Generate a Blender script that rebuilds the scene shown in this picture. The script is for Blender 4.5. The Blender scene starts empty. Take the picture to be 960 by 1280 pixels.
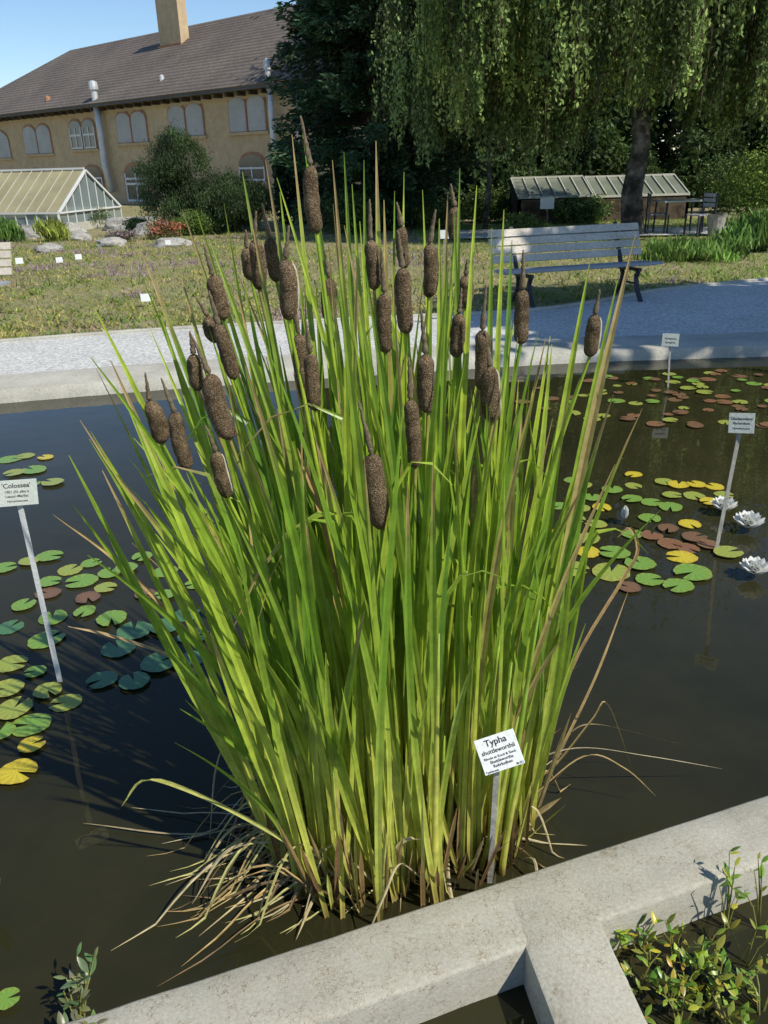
import bpy, bmesh, math, random
import numpy as np
from mathutils import Vector, Matrix, noise as mnoise
random.seed(11); rng=np.random.default_rng(11)
R=math.radians
scene=bpy.context.scene; colx=scene.collection
H=1.8; F=1036.; PITCH=R(23.3); ROLL=R(-1.7)
ROT=Matrix.Rotation(math.pi/2-PITCH,3,'X')@Matrix.Rotation(ROLL,3,'Z')
CAM=Vector((0,0,H))
U=random.uniform
G0=.085
def ray(px,py): return ROT@Vector(((px-480)/F,-(py-640)/F,-1))
def at_z(px,py,z):
    d=ray(px,py); return CAM+d*((z-H)/d.z)
def at_y(px,py,Y):
    d=ray(px,py); return CAM+d*(Y/d.y)
def proj(P):
    q=ROT.transposed()@(Vector(P)-CAM); return 480+F*q.x/-q.z, 640-F*q.y/-q.z, -q.z
def gz(y): 
    t=min(1,max(0,(y-14)/28)); return G0-(G0+.45)*t
def at_g(px,py):
    z=G0
    for _ in range(12):
        P=at_z(px,py,z); z=gz(P.y)
    return Vector((P.x,P.y,z))
# ---------------------------------------------------------------- objects
origin={}
def tag(o,label=None,cat=None,group=None,kind=None):
    if label: o['label']=label
    if cat: o['category']=cat
    if group: o['group']=group
    if kind: o['kind']=kind
    return o
def thing(name,label,cat,loc,group=None):
    o=bpy.data.objects.new(name,None); o.empty_display_size=.1; colx.objects.link(o); o.location=loc
    origin[o.name]=Vector(loc); return tag(o,label,cat,group)
def link(name,me,mats,parent,loc):
    for m in (mats if isinstance(mats,(list,tuple)) else [mats]): me.materials.append(m)
    o=bpy.data.objects.new(name,me); colx.objects.link(o)
    if parent is not None:
        o.parent=parent; origin[o.name]=origin[parent.name]
    else:
        o.location=loc; origin[o.name]=Vector(loc)
    return o
def mk(name,V,Fc,mats,parent=None,loc=(0,0,0),cols=None,mi=None,smooth=False,sharp=None):
    base=origin[parent.name] if parent is not None else Vector(loc)
    V=np.asarray(V,dtype=np.float32).reshape(-1,3)-np.array(base,dtype=np.float32)
    me=bpy.data.meshes.new(name)
    if isinstance(Fc,np.ndarray):
        n,k=Fc.shape
        me.vertices.add(len(V)); me.vertices.foreach_set('co',V.ravel())
        me.loops.add(n*k); me.loops.foreach_set('vertex_index',Fc.ravel().astype(np.int32))
        me.polygons.add(n); me.polygons.foreach_set('loop_start',np.arange(0,n*k,k,dtype=np.int32))
        me.polygons.foreach_set('loop_total',np.full(n,k,dtype=np.int32))
        me.update(calc_edges=True)
    else:
        me.from_pydata(V.tolist(),[],Fc); me.update()
    if cols is not None:
        a=me.color_attributes.new('Col','FLOAT_COLOR','POINT')
        c=np.ones((len(V),4),dtype=np.float32); c[:,:3]=np.asarray(cols,dtype=np.float32); a.data.foreach_set('color',c.ravel())
    if mi is not None: me.polygons.foreach_set('material_index',np.asarray(mi,dtype=np.int32))
    if smooth or sharp: me.polygons.foreach_set('use_smooth',np.ones(len(me.polygons),dtype=bool))
    if sharp: me.set_sharp_from_angle(angle=R(sharp))
    return link(name,me,mats,parent,loc)
class MB:
    def __init__(s,M=None): s.v=[];s.f=[];s.c=[];s.m=[];s.M=M if M is not None else Matrix()
    def add(s,vs,fs,c=(1,1,1),mi=0):
        b=len(s.v); s.v+=[tuple(s.M@Vector(p)) for p in vs]
        s.c+=(list(c) if isinstance(c,list) else [c]*len(vs))
        for f in fs: s.f.append([b+i for i in f]); s.m.append(mi)
    def box(s,x0,x1,y0,y1,z0,z1,c=(1,1,1),mi=0):
        s.add([(x0,y0,z0),(x1,y0,z0),(x1,y1,z0),(x0,y1,z0),(x0,y0,z1),(x1,y0,z1),(x1,y1,z1),(x0,y1,z1)],
              [(0,3,2,1),(4,5,6,7),(0,1,5,4),(1,2,6,5),(2,3,7,6),(3,0,4,7)],c,mi)
    def tube(s,pts,r,n=6,c=(1,1,1),mi=0,cap=True):
        pts=[Vector(p) for p in pts]; rs=r if isinstance(r,(list,tuple)) else [r]*len(pts)
        vs=[];fs=[];cc=[]
        for i,p in enumerate(pts):
            t=(pts[min(i+1,len(pts)-1)]-pts[max(i-1,0)]).normalized()
            a=t.cross(Vector((0,1,0.1)))
            if a.length<1e-3: a=t.cross(Vector((1,0,0)))
            a.normalize(); b=t.cross(a)
            for k in range(n):
                an=2*math.pi*k/n; vs.append(p+(a*math.cos(an)+b*math.sin(an))*rs[i])
                cc.append(c(i/(len(pts)-1)) if callable(c) else c)
            if i:
                for k in range(n):
                    k2=(k+1)%n; fs.append(((i-1)*n+k,(i-1)*n+k2,i*n+k2,i*n+k))
        if cap: fs.append(tuple(range(n))[::-1]); fs.append(tuple((len(pts)-1)*n+k for k in range(n)))
        s.add(vs,fs,cc,mi)
    def bar(s,a,b,w,h,c=(1,1,1),mi=0,up=Vector((0,0,1))):
        a=Vector(a);b=Vector(b);t=(b-a).normalized(); sd=t.cross(up)
        if sd.length<1e-3: sd=t.cross(Vector((0,1,0)))
        sd.normalize(); u=sd.cross(t)
        vs=[p+sd*x*w/2+u*y*h/2 for p in (a,b) for x,y in ((-1,-1),(1,-1),(1,1),(-1,1))]
        s.add(vs,[(0,1,2,3),(7,6,5,4),(0,4,5,1),(1,5,6,2),(2,6,7,3),(3,7,4,0)],c,mi)
    def blade(s,pts,w,cf,ang,twist=0,fold=.22,wf=None,mi=0):
        n=len(pts); pts=[Vector(p) for p in pts]; vs=[];cc=[];fs=[]
        for i,p in enumerate(pts):
            t=i/(n-1); T=(pts[min(i+1,n-1)]-pts[max(i-1,0)]).normalized()
            a=ang+twist*t; S=Vector((math.cos(a),math.sin(a),0)); S=(S-T*S.dot(T))
            if S.length<1e-3: S=Vector((0,0,1))
            S.normalize(); N=T.cross(S)
            ww=w*(wf(t) if wf else min(1.,.75+t*.8)*min(1.,((1-t)*4.0+.04))**.75)*.5
            vs+=[p-S*ww,p+N*ww*fold*2,p+S*ww]; c=cf(t); cc+=[c,tuple(x*.86 for x in c),c]
            if i: b=3*(i-1); fs+=[(b,b+1,b+4,b+3),(b+1,b+2,b+5,b+4)]
        s.add(vs,fs,cc,mi)
    def build(s,name,mats,parent=None,loc=(0,0,0),smooth=False,sharp=None):
        return mk(name,s.v,s.f,mats,parent,loc,cols=s.c,mi=s.m,smooth=smooth,sharp=sharp)
# ---------------------------------------------------------------- materials
def nm(name):
    m=bpy.data.materials.new(name); m.use_nodes=True; nt=m.node_tree; return m,nt,nt.nodes['Principled BSDF']
def N(nt,t,**k):
    n=nt.nodes.new(t)
    for a,b in k.items(): setattr(n,a,b)
    return n
def noise(nt,vec,scale,detail=6,rough=.6):
    n=N(nt,'ShaderNodeTexNoise'); n.inputs['Scale'].default_value=scale; n.inputs['Detail'].default_value=detail; n.inputs['Roughness'].default_value=rough
    nt.links.new(vec,n.inputs['Vector']); return n
def ramp(nt,fac,stops):
    r=N(nt,'ShaderNodeValToRGB'); e=r.color_ramp.elements
    while len(e)<len(stops): e.new(.5)
    for x,(p,c) in zip(e,stops): x.position=p; x.color=(*c,1)
    nt.links.new(fac,r.inputs['Fac']); return r
def mul(nt,a,b,fac=1,mode='MULTIPLY'):
    m=N(nt,'ShaderNodeMix',data_type='RGBA',blend_type=mode); m.inputs[0].default_value=fac
    nt.links.new(a,m.inputs[6]); nt.links.new(b,m.inputs[7]); return m.outputs[2]
def bump(nt,h,bs,strength,dist):
    b=N(nt,'ShaderNodeBump'); b.inputs['Strength'].default_value=strength; b.inputs['Distance'].default_value=dist
    nt.links.new(h,b.inputs['Height']); nt.links.new(b.outputs[0],bs.inputs['Normal']); return b
def pmat(name,stops,scale,rough=.8,fine=None,bs=60,bst=.4,bd=.01,metal=0,attr=False,spec=.3):
    m,nt,b=nm(name); tc=N(nt,'ShaderNodeTexCoord').outputs['Object']
    c=ramp(nt,noise(nt,tc,scale).outputs[0],stops).outputs[0]
    if fine:
        f=ramp(nt,noise(nt,tc,fine[0],3,.7).outputs[0],[(.3,(fine[1],)*3),(.7,(fine[2],)*3)]).outputs[0]; c=mul(nt,c,f)
    if attr:
        a=N(nt,'ShaderNodeAttribute',attribute_name='Col'); c=mul(nt,c,a.outputs[0])
    nt.links.new(c,b.inputs['Base Color']); b.inputs['Roughness'].default_value=rough; b.inputs['Metallic'].default_value=metal
    b.inputs['Specular IOR Level'].default_value=spec
    bump(nt,noise(nt,tc,bs,6,.7).outputs[0],b,bst,bd); return m
def leafmat(name,trans=.3,rough=.5,spec=.35,nz=None):
    m,nt,b=nm(name); a=N(nt,'ShaderNodeAttribute',attribute_name='Col').outputs[0]
    if nz:
        tc=N(nt,'ShaderNodeTexCoord').outputs['Object']
        a=mul(nt,a,ramp(nt,noise(nt,tc,nz,4,.6).outputs[0],[(.3,(.7,)*3),(.7,(1.25,)*3)]).outputs[0])
    nt.links.new(a,b.inputs['Base Color']); b.inputs['Roughness'].default_value=rough; b.inputs['Specular IOR Level'].default_value=spec
    if trans:
        t=N(nt,'ShaderNodeBsdfTranslucent'); nt.links.new(a,t.inputs[0]); mx=N(nt,'ShaderNodeMixShader'); mx.inputs[0].default_value=trans
        nt.links.new(b.outputs[0],mx.inputs[1]); nt.links.new(t.outputs[0],mx.inputs[2]); nt.links.new(mx.outputs[0],nt.nodes['Material Output'].inputs[0])
    return m
M_leaf=leafmat('foliage',.25,.55,.25)
M_reed=leafmat('reed_blade',.38,.34,.55,nz=18)
M_dry=leafmat('dry_blade',.2,.7,.2,nz=30)
M_pad=leafmat('pad',.1,.3,.5,nz=22)
M_petal=leafmat('petal',.3,.5,.3)
M_conc=pmat('concrete',[(.25,(.36,.34,.28)),(.5,(.44,.42,.35)),(.75,(.53,.505,.43))],2.5,.9,(110,.78,1.08),160,.4,.004)
M_curb=pmat('curb_concrete',[(.3,(.38,.36,.3)),(.7,(.55,.53,.45))],2.5,.9,(60,.75,1.1),90,.5,.008)
nt=M_conc.node_tree; bs=nt.nodes['Principled BSDF']; src=bs.inputs['Base Color'].links[0].from_socket
tc=N(nt,'ShaderNodeTexCoord').outputs['Object']
st=ramp(nt,noise(nt,tc,7,9,.78).outputs[0],[(.33,(.66,.61,.53)),(.44,(.97,.96,.94)),(.64,(1,1,1)),(.74,(1.12,1.1,1.06))]).outputs[0]
x=mul(nt,src,st)
v=N(nt,'ShaderNodeTexVoronoi',feature='DISTANCE_TO_EDGE'); v.inputs['Scale'].default_value=1.7
wv=N(nt,'ShaderNodeVectorMath',operation='ADD'); nt.links.new(tc,wv.inputs[0]); nt.links.new(noise(nt,tc,6,5,.7).outputs[1],wv.inputs[1]); nt.links.new(wv.outputs[0],v.inputs['Vector'])
x=mul(nt,x,ramp(nt,v.outputs[0],[(.0,(.6,.5,.38)),(.009,(1,1,1))]).outputs[0]); nt.links.new(x,bs.inputs['Base Color'])
M_gravel=pmat('gravel',[(.3,(.58,.57,.53)),(.7,(.72,.71,.67))],.8,.95,(30,.5,1.25),50,.8,.02)
M_soil=pmat('soil',[(.3,(.2,.21,.08)),(.5,(.28,.25,.12)),(.75,(.37,.31,.19))],.7,.95,(14,.6,1.3),20,.7,.05)
M_rock=pmat('rock',[(.3,(.24,.23,.2)),(.7,(.5,.48,.44))],2.2,.9,(25,.7,1.2),9,.8,.05)
M_stucco=pmat('stucco',[(.3,(.48,.36,.22)),(.7,(.56,.43,.27))],.5,.9,(3,.85,1.1),8,.2,.02)
M_brick=pmat('brick_trim',[(.35,(.34,.16,.09)),(.65,(.45,.24,.14))],3,.9)
M_metal=pmat('galvanised',[(.3,(.5,.51,.52)),(.7,(.64,.65,.66))],2,.45,metal=.3)
M_white=pmat('white_paint',[(.3,(.6,.61,.6)),(.7,(.7,.71,.7))],2,.6)
M_ghbar=pmat('greyed_paint',[(.3,(.4,.4,.34)),(.7,(.52,.51,.44))],2,.7)
M_shut=pmat('grey_shutter',[(.3,(.38,.38,.38)),(.7,(.48,.48,.47))],1,.7)
M_dark=pmat('dark_metal',[(.3,(.02,.022,.03)),(.7,(.04,.042,.05))],5,.5)
M_bark=pmat('birch_bark',[(.42,(.03,.028,.025)),(.52,(.10,.09,.08)),(.66,(.28,.27,.24))],2.6,.9,(20,.6,1.2),15,.9,.05)
M_bark2=pmat('brown_bark',[(.4,(.04,.03,.02)),(.6,(.1,.075,.05))],4,.95)
M_slat=pmat('weathered_wood',[(.3,(.5,.45,.37)),(.7,(.7,.64,.54))],2.5,.8,(40,.75,1.1))
M_slat2=pmat('shade_blue_wood',[(.3,(.26,.27,.3)),(.7,(.38,.4,.43))],2.5,.55)  # bluish shade on the bench seat is put into this wood's colour
M_tag=pmat('plate_face',[(.3,(.42,.46,.42)),(.7,(.5,.54,.5))],8,.45,(70,.9,1.05))
M_tagw=pmat('white_plate_face',[(.3,(.7,.73,.72)),(.7,(.8,.82,.8))],8,.45,(70,.93,1.05))
M_ink=pmat('lettering_ink',[(.3,(.02,.02,.022)),(.7,(.035,.035,.04))],8,.6)
M_stake=pmat('stake_metal',[(.3,(.3,.29,.26)),(.7,(.44,.42,.38))],12,.5,(50,.7,1.1))
def glass_mat(name,c,rough,al=1):
    m,nt,b=nm(name); tc=N(nt,'ShaderNodeTexCoord').outputs['Object']
    nt.links.new(ramp(nt,noise(nt,tc,.8,4).outputs[0],[(.35,tuple(x*.75 for x in c)),(.65,c)]).outputs[0],b.inputs['Base Color'])
    b.inputs['Roughness'].default_value=rough; b.inputs['Specular IOR Level'].default_value=.6; b.inputs['Alpha'].default_value=al; return m
M_glass=glass_mat('window_glass',(.05,.06,.07),.1)
M_ghglass=glass_mat('whitewashed_glass',(.36,.32,.18),.5,.97)
M_ghside=glass_mat('greenhouse_glass',(.25,.31,.31),.12,.75)
m,nt,b=nm('roof_tiles'); M_roof=m; tc=N(nt,'ShaderNodeTexCoord').outputs['Object']
c=ramp(nt,noise(nt,tc,.35,6).outputs[0],[(.3,(.11,.088,.07)),(.7,(.165,.135,.108))]).outputs[0]
c=mul(nt,c,ramp(nt,noise(nt,tc,6,3,.8).outputs[0],[(.3,(.65,)*3),(.7,(1.35,)*3)]).outputs[0])
w=N(nt,'ShaderNodeTexWave',wave_type='BANDS',bands_direction='Z'); w.inputs['Scale'].default_value=1.7; w.inputs['Distortion'].default_value=.4; nt.links.new(tc,w.inputs[0])
c=mul(nt,c,ramp(nt,w.outputs[0],[(.05,(.7,)*3),(.4,(1,)*3)]).outputs[0])
nt.links.new(c,b.inputs['Base Color']); b.inputs['Roughness'].default_value=.8; bump(nt,w.outputs[0],b,.6,.08)
m,nt,b=nm('pond_water'); M_water=m; tc=N(nt,'ShaderNodeTexCoord').outputs['Object']
nt.links.new(ramp(nt,noise(nt,tc,.7,6,.65).outputs[0],[(.3,(.014,.015,.007)),(.7,(.036,.033,.013))]).outputs[0],b.inputs['Base Color'])
b.inputs['Roughness'].default_value=.02; b.inputs['IOR'].default_value=1.33
bump(nt,noise(nt,tc,5,3,.5).outputs[0],b,.1,.012)
m,nt,b=nm('cattail_felt'); M_felt=m; tc=N(nt,'ShaderNodeTexCoord').outputs['Object']
v=N(nt,'ShaderNodeTexVoronoi'); v.inputs['Scale'].default_value=420; nt.links.new(tc,v.inputs['Vector'])
c=ramp(nt,noise(nt,tc,330,4,.85).outputs[0],[(.36,(.045,.03,.017)),(.5,(.14,.097,.056)),(.64,(.36,.29,.21))]).outputs[0]
c=mul(nt,c,ramp(nt,noise(nt,tc,26,5,.7).outputs[0],[(.35,(.55,.52,.48)),(.65,(1.3,1.27,1.22))]).outputs[0])
nt.links.new(c,b.inputs['Base Color']); b.inputs['Roughness'].default_value=.95; b.inputs['Specular IOR Level'].default_value=.1
bump(nt,v.outputs[0],b,.9,.0025)
M_fluff=pmat('seed_fluff',[(.3,(.42,.36,.27)),(.7,(.62,.56,.46))],60,.95)
M_tip=pmat('male_spike',[(.3,(.11,.085,.05)),(.7,(.26,.2,.13))],120,.95,bs=300,bst=.9,bd=.004)
# ---------------------------------------------------------------- setting
KZ=.105
cpx=[(0,488),(120,478),(250,468),(480,453),(640,443),(760,437),(960,431)]
CP=[at_z(x,y,KZ) for x,y in cpx]
def ext(P,l,r):
    a=(P[1]-P[0])/(P[1].x-P[0].x); b=(P[-1]-P[-2])/(P[-1].x-P[-2].x)
    return [P[0]+a*(l-P[0].x)]+P+[P[-1]+b*(r-P[-1].x)]
XL,XR=-11,13
CP=ext(CP,XL,XR)
cx_=[p.x for p in CP]; cy_=[p.y for p in CP]
def curbY(x): return float(np.interp(x,cx_,cy_))
fpx=[(0,428),(200,413),(420,401),(620,392),(700,386),(820,363),(960,350)]
FP=ext([at_z(x,y,G0) for x,y in fpx],-40,40)
fx_=[p.x for p in FP]; fy_=[p.y for p in FP]
def farY(x): return float(np.interp(x,fx_,fy_))
NEARY=.35
def inpond(x,y): return XL<x<XR and NEARY<y<curbY(x)+.2
xs=np.unique(np.concatenate([np.linspace(-400,-40,10),np.linspace(-40,-12,29),np.arange(-12,14,.13),np.linspace(14,40,27),np.linspace(40,400,10)]))
ys=np.unique(np.concatenate([np.linspace(-60,-1,14),np.arange(-1,12.5,.13),np.linspace(12.5,50,76),np.linspace(50,600,16)]))
V=[];
for y in ys:
    for x in xs:
        z=-.6 if inpond(x,y) else gz(y)+(.03*mnoise.noise(Vector((x*.4,y*.4,0))) if y>farY(x)+1 else 0)
        V.append((x,y,z))
nx=len(xs); ii=np.arange(len(ys)-1)[:,None]*nx+np.arange(nx-1)[None,:]
Fq=np.stack([ii,ii+1,ii+nx+1,ii+nx],-1).reshape(-1,4)
tag(mk('ground',V,Fq,M_soil,smooth=True),kind='structure')
mb=MB(); mb.add([(XL+.05,NEARY,0),(XR-.05,NEARY,0),(XR-.05,curbY(XR)+.1,0)]+[(x,curbY(x)+.1,0) for x in np.linspace(XR-.5,XL+.5,40)]+[(XL+.05,curbY(XL)+.1,0)],[tuple(range(44))])
tag(mb.build('water',M_water),kind='structure')
KW=.6
V=[];Fq=[]
X=np.linspace(-39,39,240)
for i,x in enumerate(X):
    y0=curbY(x)+KW-.06; y1=max(farY(x),y0+.1)
    for k in range(6): V.append((x,y0+(y1-y0)*k/5,G0+.007 if k<5 else G0+.004))
    if i:
        for k in range(5): b=(i-1)*6+k; Fq.append((b,b+6,b+7,b+1))
tag(mk('gravel_path',V,Fq,M_gravel),kind='structure')
p=[at_g(560,301),at_g(1050,293),at_g(1050,284),at_g(560,290)]
mb=MB(); n=20
for i in range(n+1):
    a=p[0].lerp(p[1],i/n); b2=p[3].lerp(p[2],i/n)
    vs=[(q.x,q.y,gz(q.y)+.045) for q in (a,b2)]
    mb.v+=vs; mb.c+=[(1,1,1)]*2
    if i: b0=2*i-2; mb.f.append([b0,b0+2,b0+3,b0+1]); mb.m.append(0)
tag(mb.build('garden_path',M_gravel),kind='structure')
def sweep(path,prof,jit=.0):
    vs=[];fs=[];m=len(prof)
    for i,p in enumerate(path):
        t=(path[min(i+1,len(path)-1)]-path[max(i-1,0)]); t.z=0; t.normalize(); nrm=Vector((-t.y,t.x,0))
        for o,z in prof:
            q=p+nrm*o; q.z=.1
            d=mnoise.noise(q*9)*jit+mnoise.noise(q*34)*jit*.5
            q.z=z; q+=nrm*d; q.z+=d*.4 if z>0 else 0
            vs.append(q)
        if i:
            for k in range(m-1): b=(i-1)*m+k; fs.append((b,b+m,b+m+1,b+1))
    fs.append(tuple(range(m))); fs.append(tuple(len(vs)-m+k for k in range(m))[::-1])
    return vs,fs
def smoothp(path,n=25):
    for _ in range(n): path=[path[0]]+[(path[i-1]+path[i]*2+path[i+1])/4 for i in range(1,len(path)-1)]+[path[-1]]
    return path
path=smoothp([Vector((x,curbY(x),0)) for x in np.arange(XL,XR+.01,.08)])
prof=[(-.05,-.55),(-.02,.03),(0,.075),(.012,.096),(.04,KZ),(KW-.06,KZ+.003),(KW-.02,KZ-.002),(KW,.08),(KW,-.1)]
vs,fs=sweep(path,prof,.006)
tag(mk('pond_kerb',vs,fs,M_curb,sharp=35,loc=path[100]),'pale curved concrete kerb along the far edge of the pond','kerb')
path=smoothp([Vector((x,farY(x),0)) for x in np.arange(-14,14,.1)])
g=G0-.2
vs,fs=sweep(path,[(-.03,.1+g),(-.03,.225+g),(-.02,.232+g),(.03,.232+g),(.04,.225+g),(.04,.1+g)],.006)
tag(mk('bed_edging',vs,fs,M_curb,sharp=35,loc=path[100]),'thin stone edging strip between gravel path and flower bed','edging')
WZ=.12
A=at_z(140,1258,WZ); B=at_z(960,992,WZ); wd=(B-A).normalized(); wn=Vector((wd.y,-wd.x,0))
WW=-((at_z(700,1077,WZ)-A).dot(wn)-(at_z(720,1162,WZ)-A).dot(wn))
WW=max(.15,min(.24,WW))
a0=A-wd*2.2; b0=B+wd*3.5
L=(b0-a0).length; path=[a0+wd*(i*.03) for i in range(int(L/.03)+1)]
W2=WW
prof=[(0,-.55),(0,.108),(-.002,.116),(-.009,.12),(-W2*.35,.12),(-W2*.7,.12),(-W2+.009,.12),(-W2+.002,.116),(-W2,.108),(-W2-.003,.04),(-W2-.005,-.55)]
vs,fs=sweep(path,prof,.002)
mb=MB(); mb.add(vs,fs)
J=at_z(702,1162,WZ); bd=at_z(752,1280,WZ)-J; bd.normalize(); J0=J-bd*.10
bp=[J0+bd*(i*.03) for i in range(40)]
bw=.098
prof=[(-bw,-.55),(-bw,.108),(-bw+.002,.117),(-bw+.009,.1206),(0,.1206),(bw-.009,.1206),(bw-.002,.117),(bw,.108),(bw,-.55)]
vs,fs=sweep(bp,prof,.002); mb.add(vs,fs)
tag(mb.build('pond_wall',M_conc,loc=J,sharp=50),'weathered grey concrete pond wall with a branch wall in front of the cattails','wall')
# ---------------------------------------------------------------- foliage tools
def leaves(C,S,cols,aspect=.45,axis=None,axj=.4):
    C=np.asarray(C,dtype=np.float32); n=len(C); S=np.broadcast_to(np.asarray(S,dtype=np.float32).reshape(-1,1),(n,1))
    d=rng.normal(size=(n,3))
    if axis is not None: d=np.asarray(axis)+d*axj
    d/=np.linalg.norm(d,axis=1,keepdims=True); e=np.cross(d,rng.normal(size=(n,3))); e/=np.linalg.norm(e,axis=1,keepdims=True)
    V=np.stack([C-d*S,C+e*S*aspect,C+d*S,C-e*S*aspect],1).reshape(-1,3)
    Fq=np.arange(4*n).reshape(n,4); return V,Fq,np.repeat(np.asarray(cols,dtype=np.float32),4,axis=0)
def ellip(n,c,r,pw=.45):
    d=rng.normal(size=(n,3)); d/=np.linalg.norm(d,axis=1,keepdims=True)
    return np.asarray(c)+d*(rng.random((n,1))**pw)*np.asarray(r)
def ccol(n,base,var=.25):
    return np.asarray(base)[None,:]*(1+rng.normal(size=(n,1))*var).clip(.35,1.8)
def cloud(c,r,nc,nl,cr,size,base,base2=None,pw=.45,shade=.35):
    cc=ellip(nc,c,r,pw); k=nl//nc
    P=np.repeat(cc,k,0)+rng.normal(size=(nc*k,3))*np.asarray(cr)
    cf=(1+rng.normal(size=(nc,1))*.3).clip(.45,1.7); b=np.asarray(base)[None,:]
    if base2 is not None:
        u=rng.random((nc,1)); b=b*(1-u)+np.asarray(base2)[None,:]*u
    b=np.broadcast_to(b,(nc,3))
    co=np.repeat(b*cf,k,0)*(1+rng.normal(size=(nc*k,1))*shade*.6).clip(.4,1.8)
    return P,np.full(nc*k,1.)*size*(.7+.6*rng.random(nc*k)),co
def broad_tree(name,label,base,h,cz,r,base_c,base2,nl=12000,size=.22,group=None,nc=90,tr=.25,cr=.16):
    base=Vector(base); t=thing(name,label,'tree',base,group)
    mb=MB(); pts=[base+Vector((mnoise.noise(Vector((i,base.x,0)))*.25,0,h*.75*i/6)) for i in range(7)]
    mb.tube(pts,[tr*(1-.12*i) for i in range(7)],8)
    for k in range(9):
        i=random.randint(2,5); a=U(0,6.28); e=pts[i]+Vector((math.cos(a)*r[0]*.7,math.sin(a)*r[1]*.7,U(.5,.4*h)))
        mb.tube([pts[i],pts[i].lerp(e,.5)+Vector((0,0,.3)),e],[tr*.35,tr*.2,tr*.06],5)
    mb.build('trunk',M_bark2,t,smooth=True)
    P,S,co=cloud((base.x,base.y,base.z+cz),r,nc,nl,np.asarray(r)*cr,size,base_c,base2)
    V,Fq,c=leaves(P,S,co); mk('crown',V,Fq,M_leaf,t,cols=c); return t
def shrub(name,label,cat,px,py,w,h,c1,c2,n=900,size=.05,group=None,up=False):
    b=at_g(px,py)
    P,S,co=cloud((b.x,b.y,b.z+h*.5),(w/2,w/2,h/2),max(8,n//60),n,(w*.09,w*.09,h*.1),size,c1,c2,.5)
    P[:,2]=np.maximum(P[:,2],b.z+.02)
    V,Fq,c=leaves(P,S,co,.4 if not up else .15,axis=(0,0,1) if up else None,axj=.35)
    return tag(mk(name,V,Fq,M_leaf,loc=b,cols=c),label,cat,group)
# ---------------------------------------------------------------- background trees
def bgtree(px,Y,h,w,label,c1,c2,**k):
    p=at_y(px,230,Y); broad_tree('broadleaf_tree',label,(p.x,p.y,gz(Y)),h,h*.46,(w/2,w/2,h*.48),c1,c2,group='trees closing the view behind the garden',nl=24000,nc=140,cr=.13,**k)
DG=(.022,.044,.012); DG2=(.05,.09,.022)
bgtree(490,50,16,9,'tall dark tree right behind the conifer, beyond the end of the long building',DG,DG2,size=.2)
bgtree(560,40,15,10,'dark leafy tree seen between the conifer and the left birch',DG,DG2,size=.17)
bgtree(670,44,16,11,'dark leafy tree behind the gap between the two birches',DG,DG2,size=.18)
bgtree(770,38,14,10,'dark leafy tree directly behind the birch trunk',DG,DG2,size=.17)
bgtree(870,43,15,11,'dark leafy tree behind the right birch curtain, second from the right',DG,DG2,size=.18)
bgtree(985,36,14,10,'dark leafy tree at the far right edge behind the birch',DG,DG2,size=.17)
ts=Vector((.72,-.60,1.02)).normalized()
sc_=at_z(965,388,G0); hh=6.6; tp=sc_+ts*(hh/ts.z)
broad_tree('shade_tree','large leafy tree right of the pond shading the gravel path',(tp.x,tp.y,G0),9,hh,(3.5,1.9,1.4),DG2,(.05,.09,.02),nl=15000,size=.2,nc=120,cr=.15)
def hedgeblock(label,px0,px1,Y,h,c1):
    a=at_y(px0,230,Y); b=at_y(px1,230,Y); n=18000; P=np.empty((n,3)); P[:,0]=a.x+(b.x-a.x)*rng.random(n); P[:,1]=Y+rng.normal(size=n)*.5
    P[:,2]=gz(Y)+h*(rng.random(n)**.8)*(.8+.25*np.sin(P[:,0]*1.7)+.15*np.sin(P[:,0]*4.1))
    co=ccol(n,c1,.3)*(.6+.8*((np.sin(P[:,0:1]*2.3)+np.sin(P[:,2:3]*3+P[:,0:1]))*.25+.5))
    V,Fq,c=leaves(P,.08+.06*rng.random(n),co); tag(mk('hedge',V,Fq,M_leaf,loc=(a.x,Y,gz(Y)),cols=c),label,'hedge')
hedgeblock('dark hedge below the conifer and left birch',345,640,29,2.2,(.035,.065,.018))
hedgeblock('dark hedge below the right birch behind the cold frames',600,1010,32,2.6,(.05,.085,.022))
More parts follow.
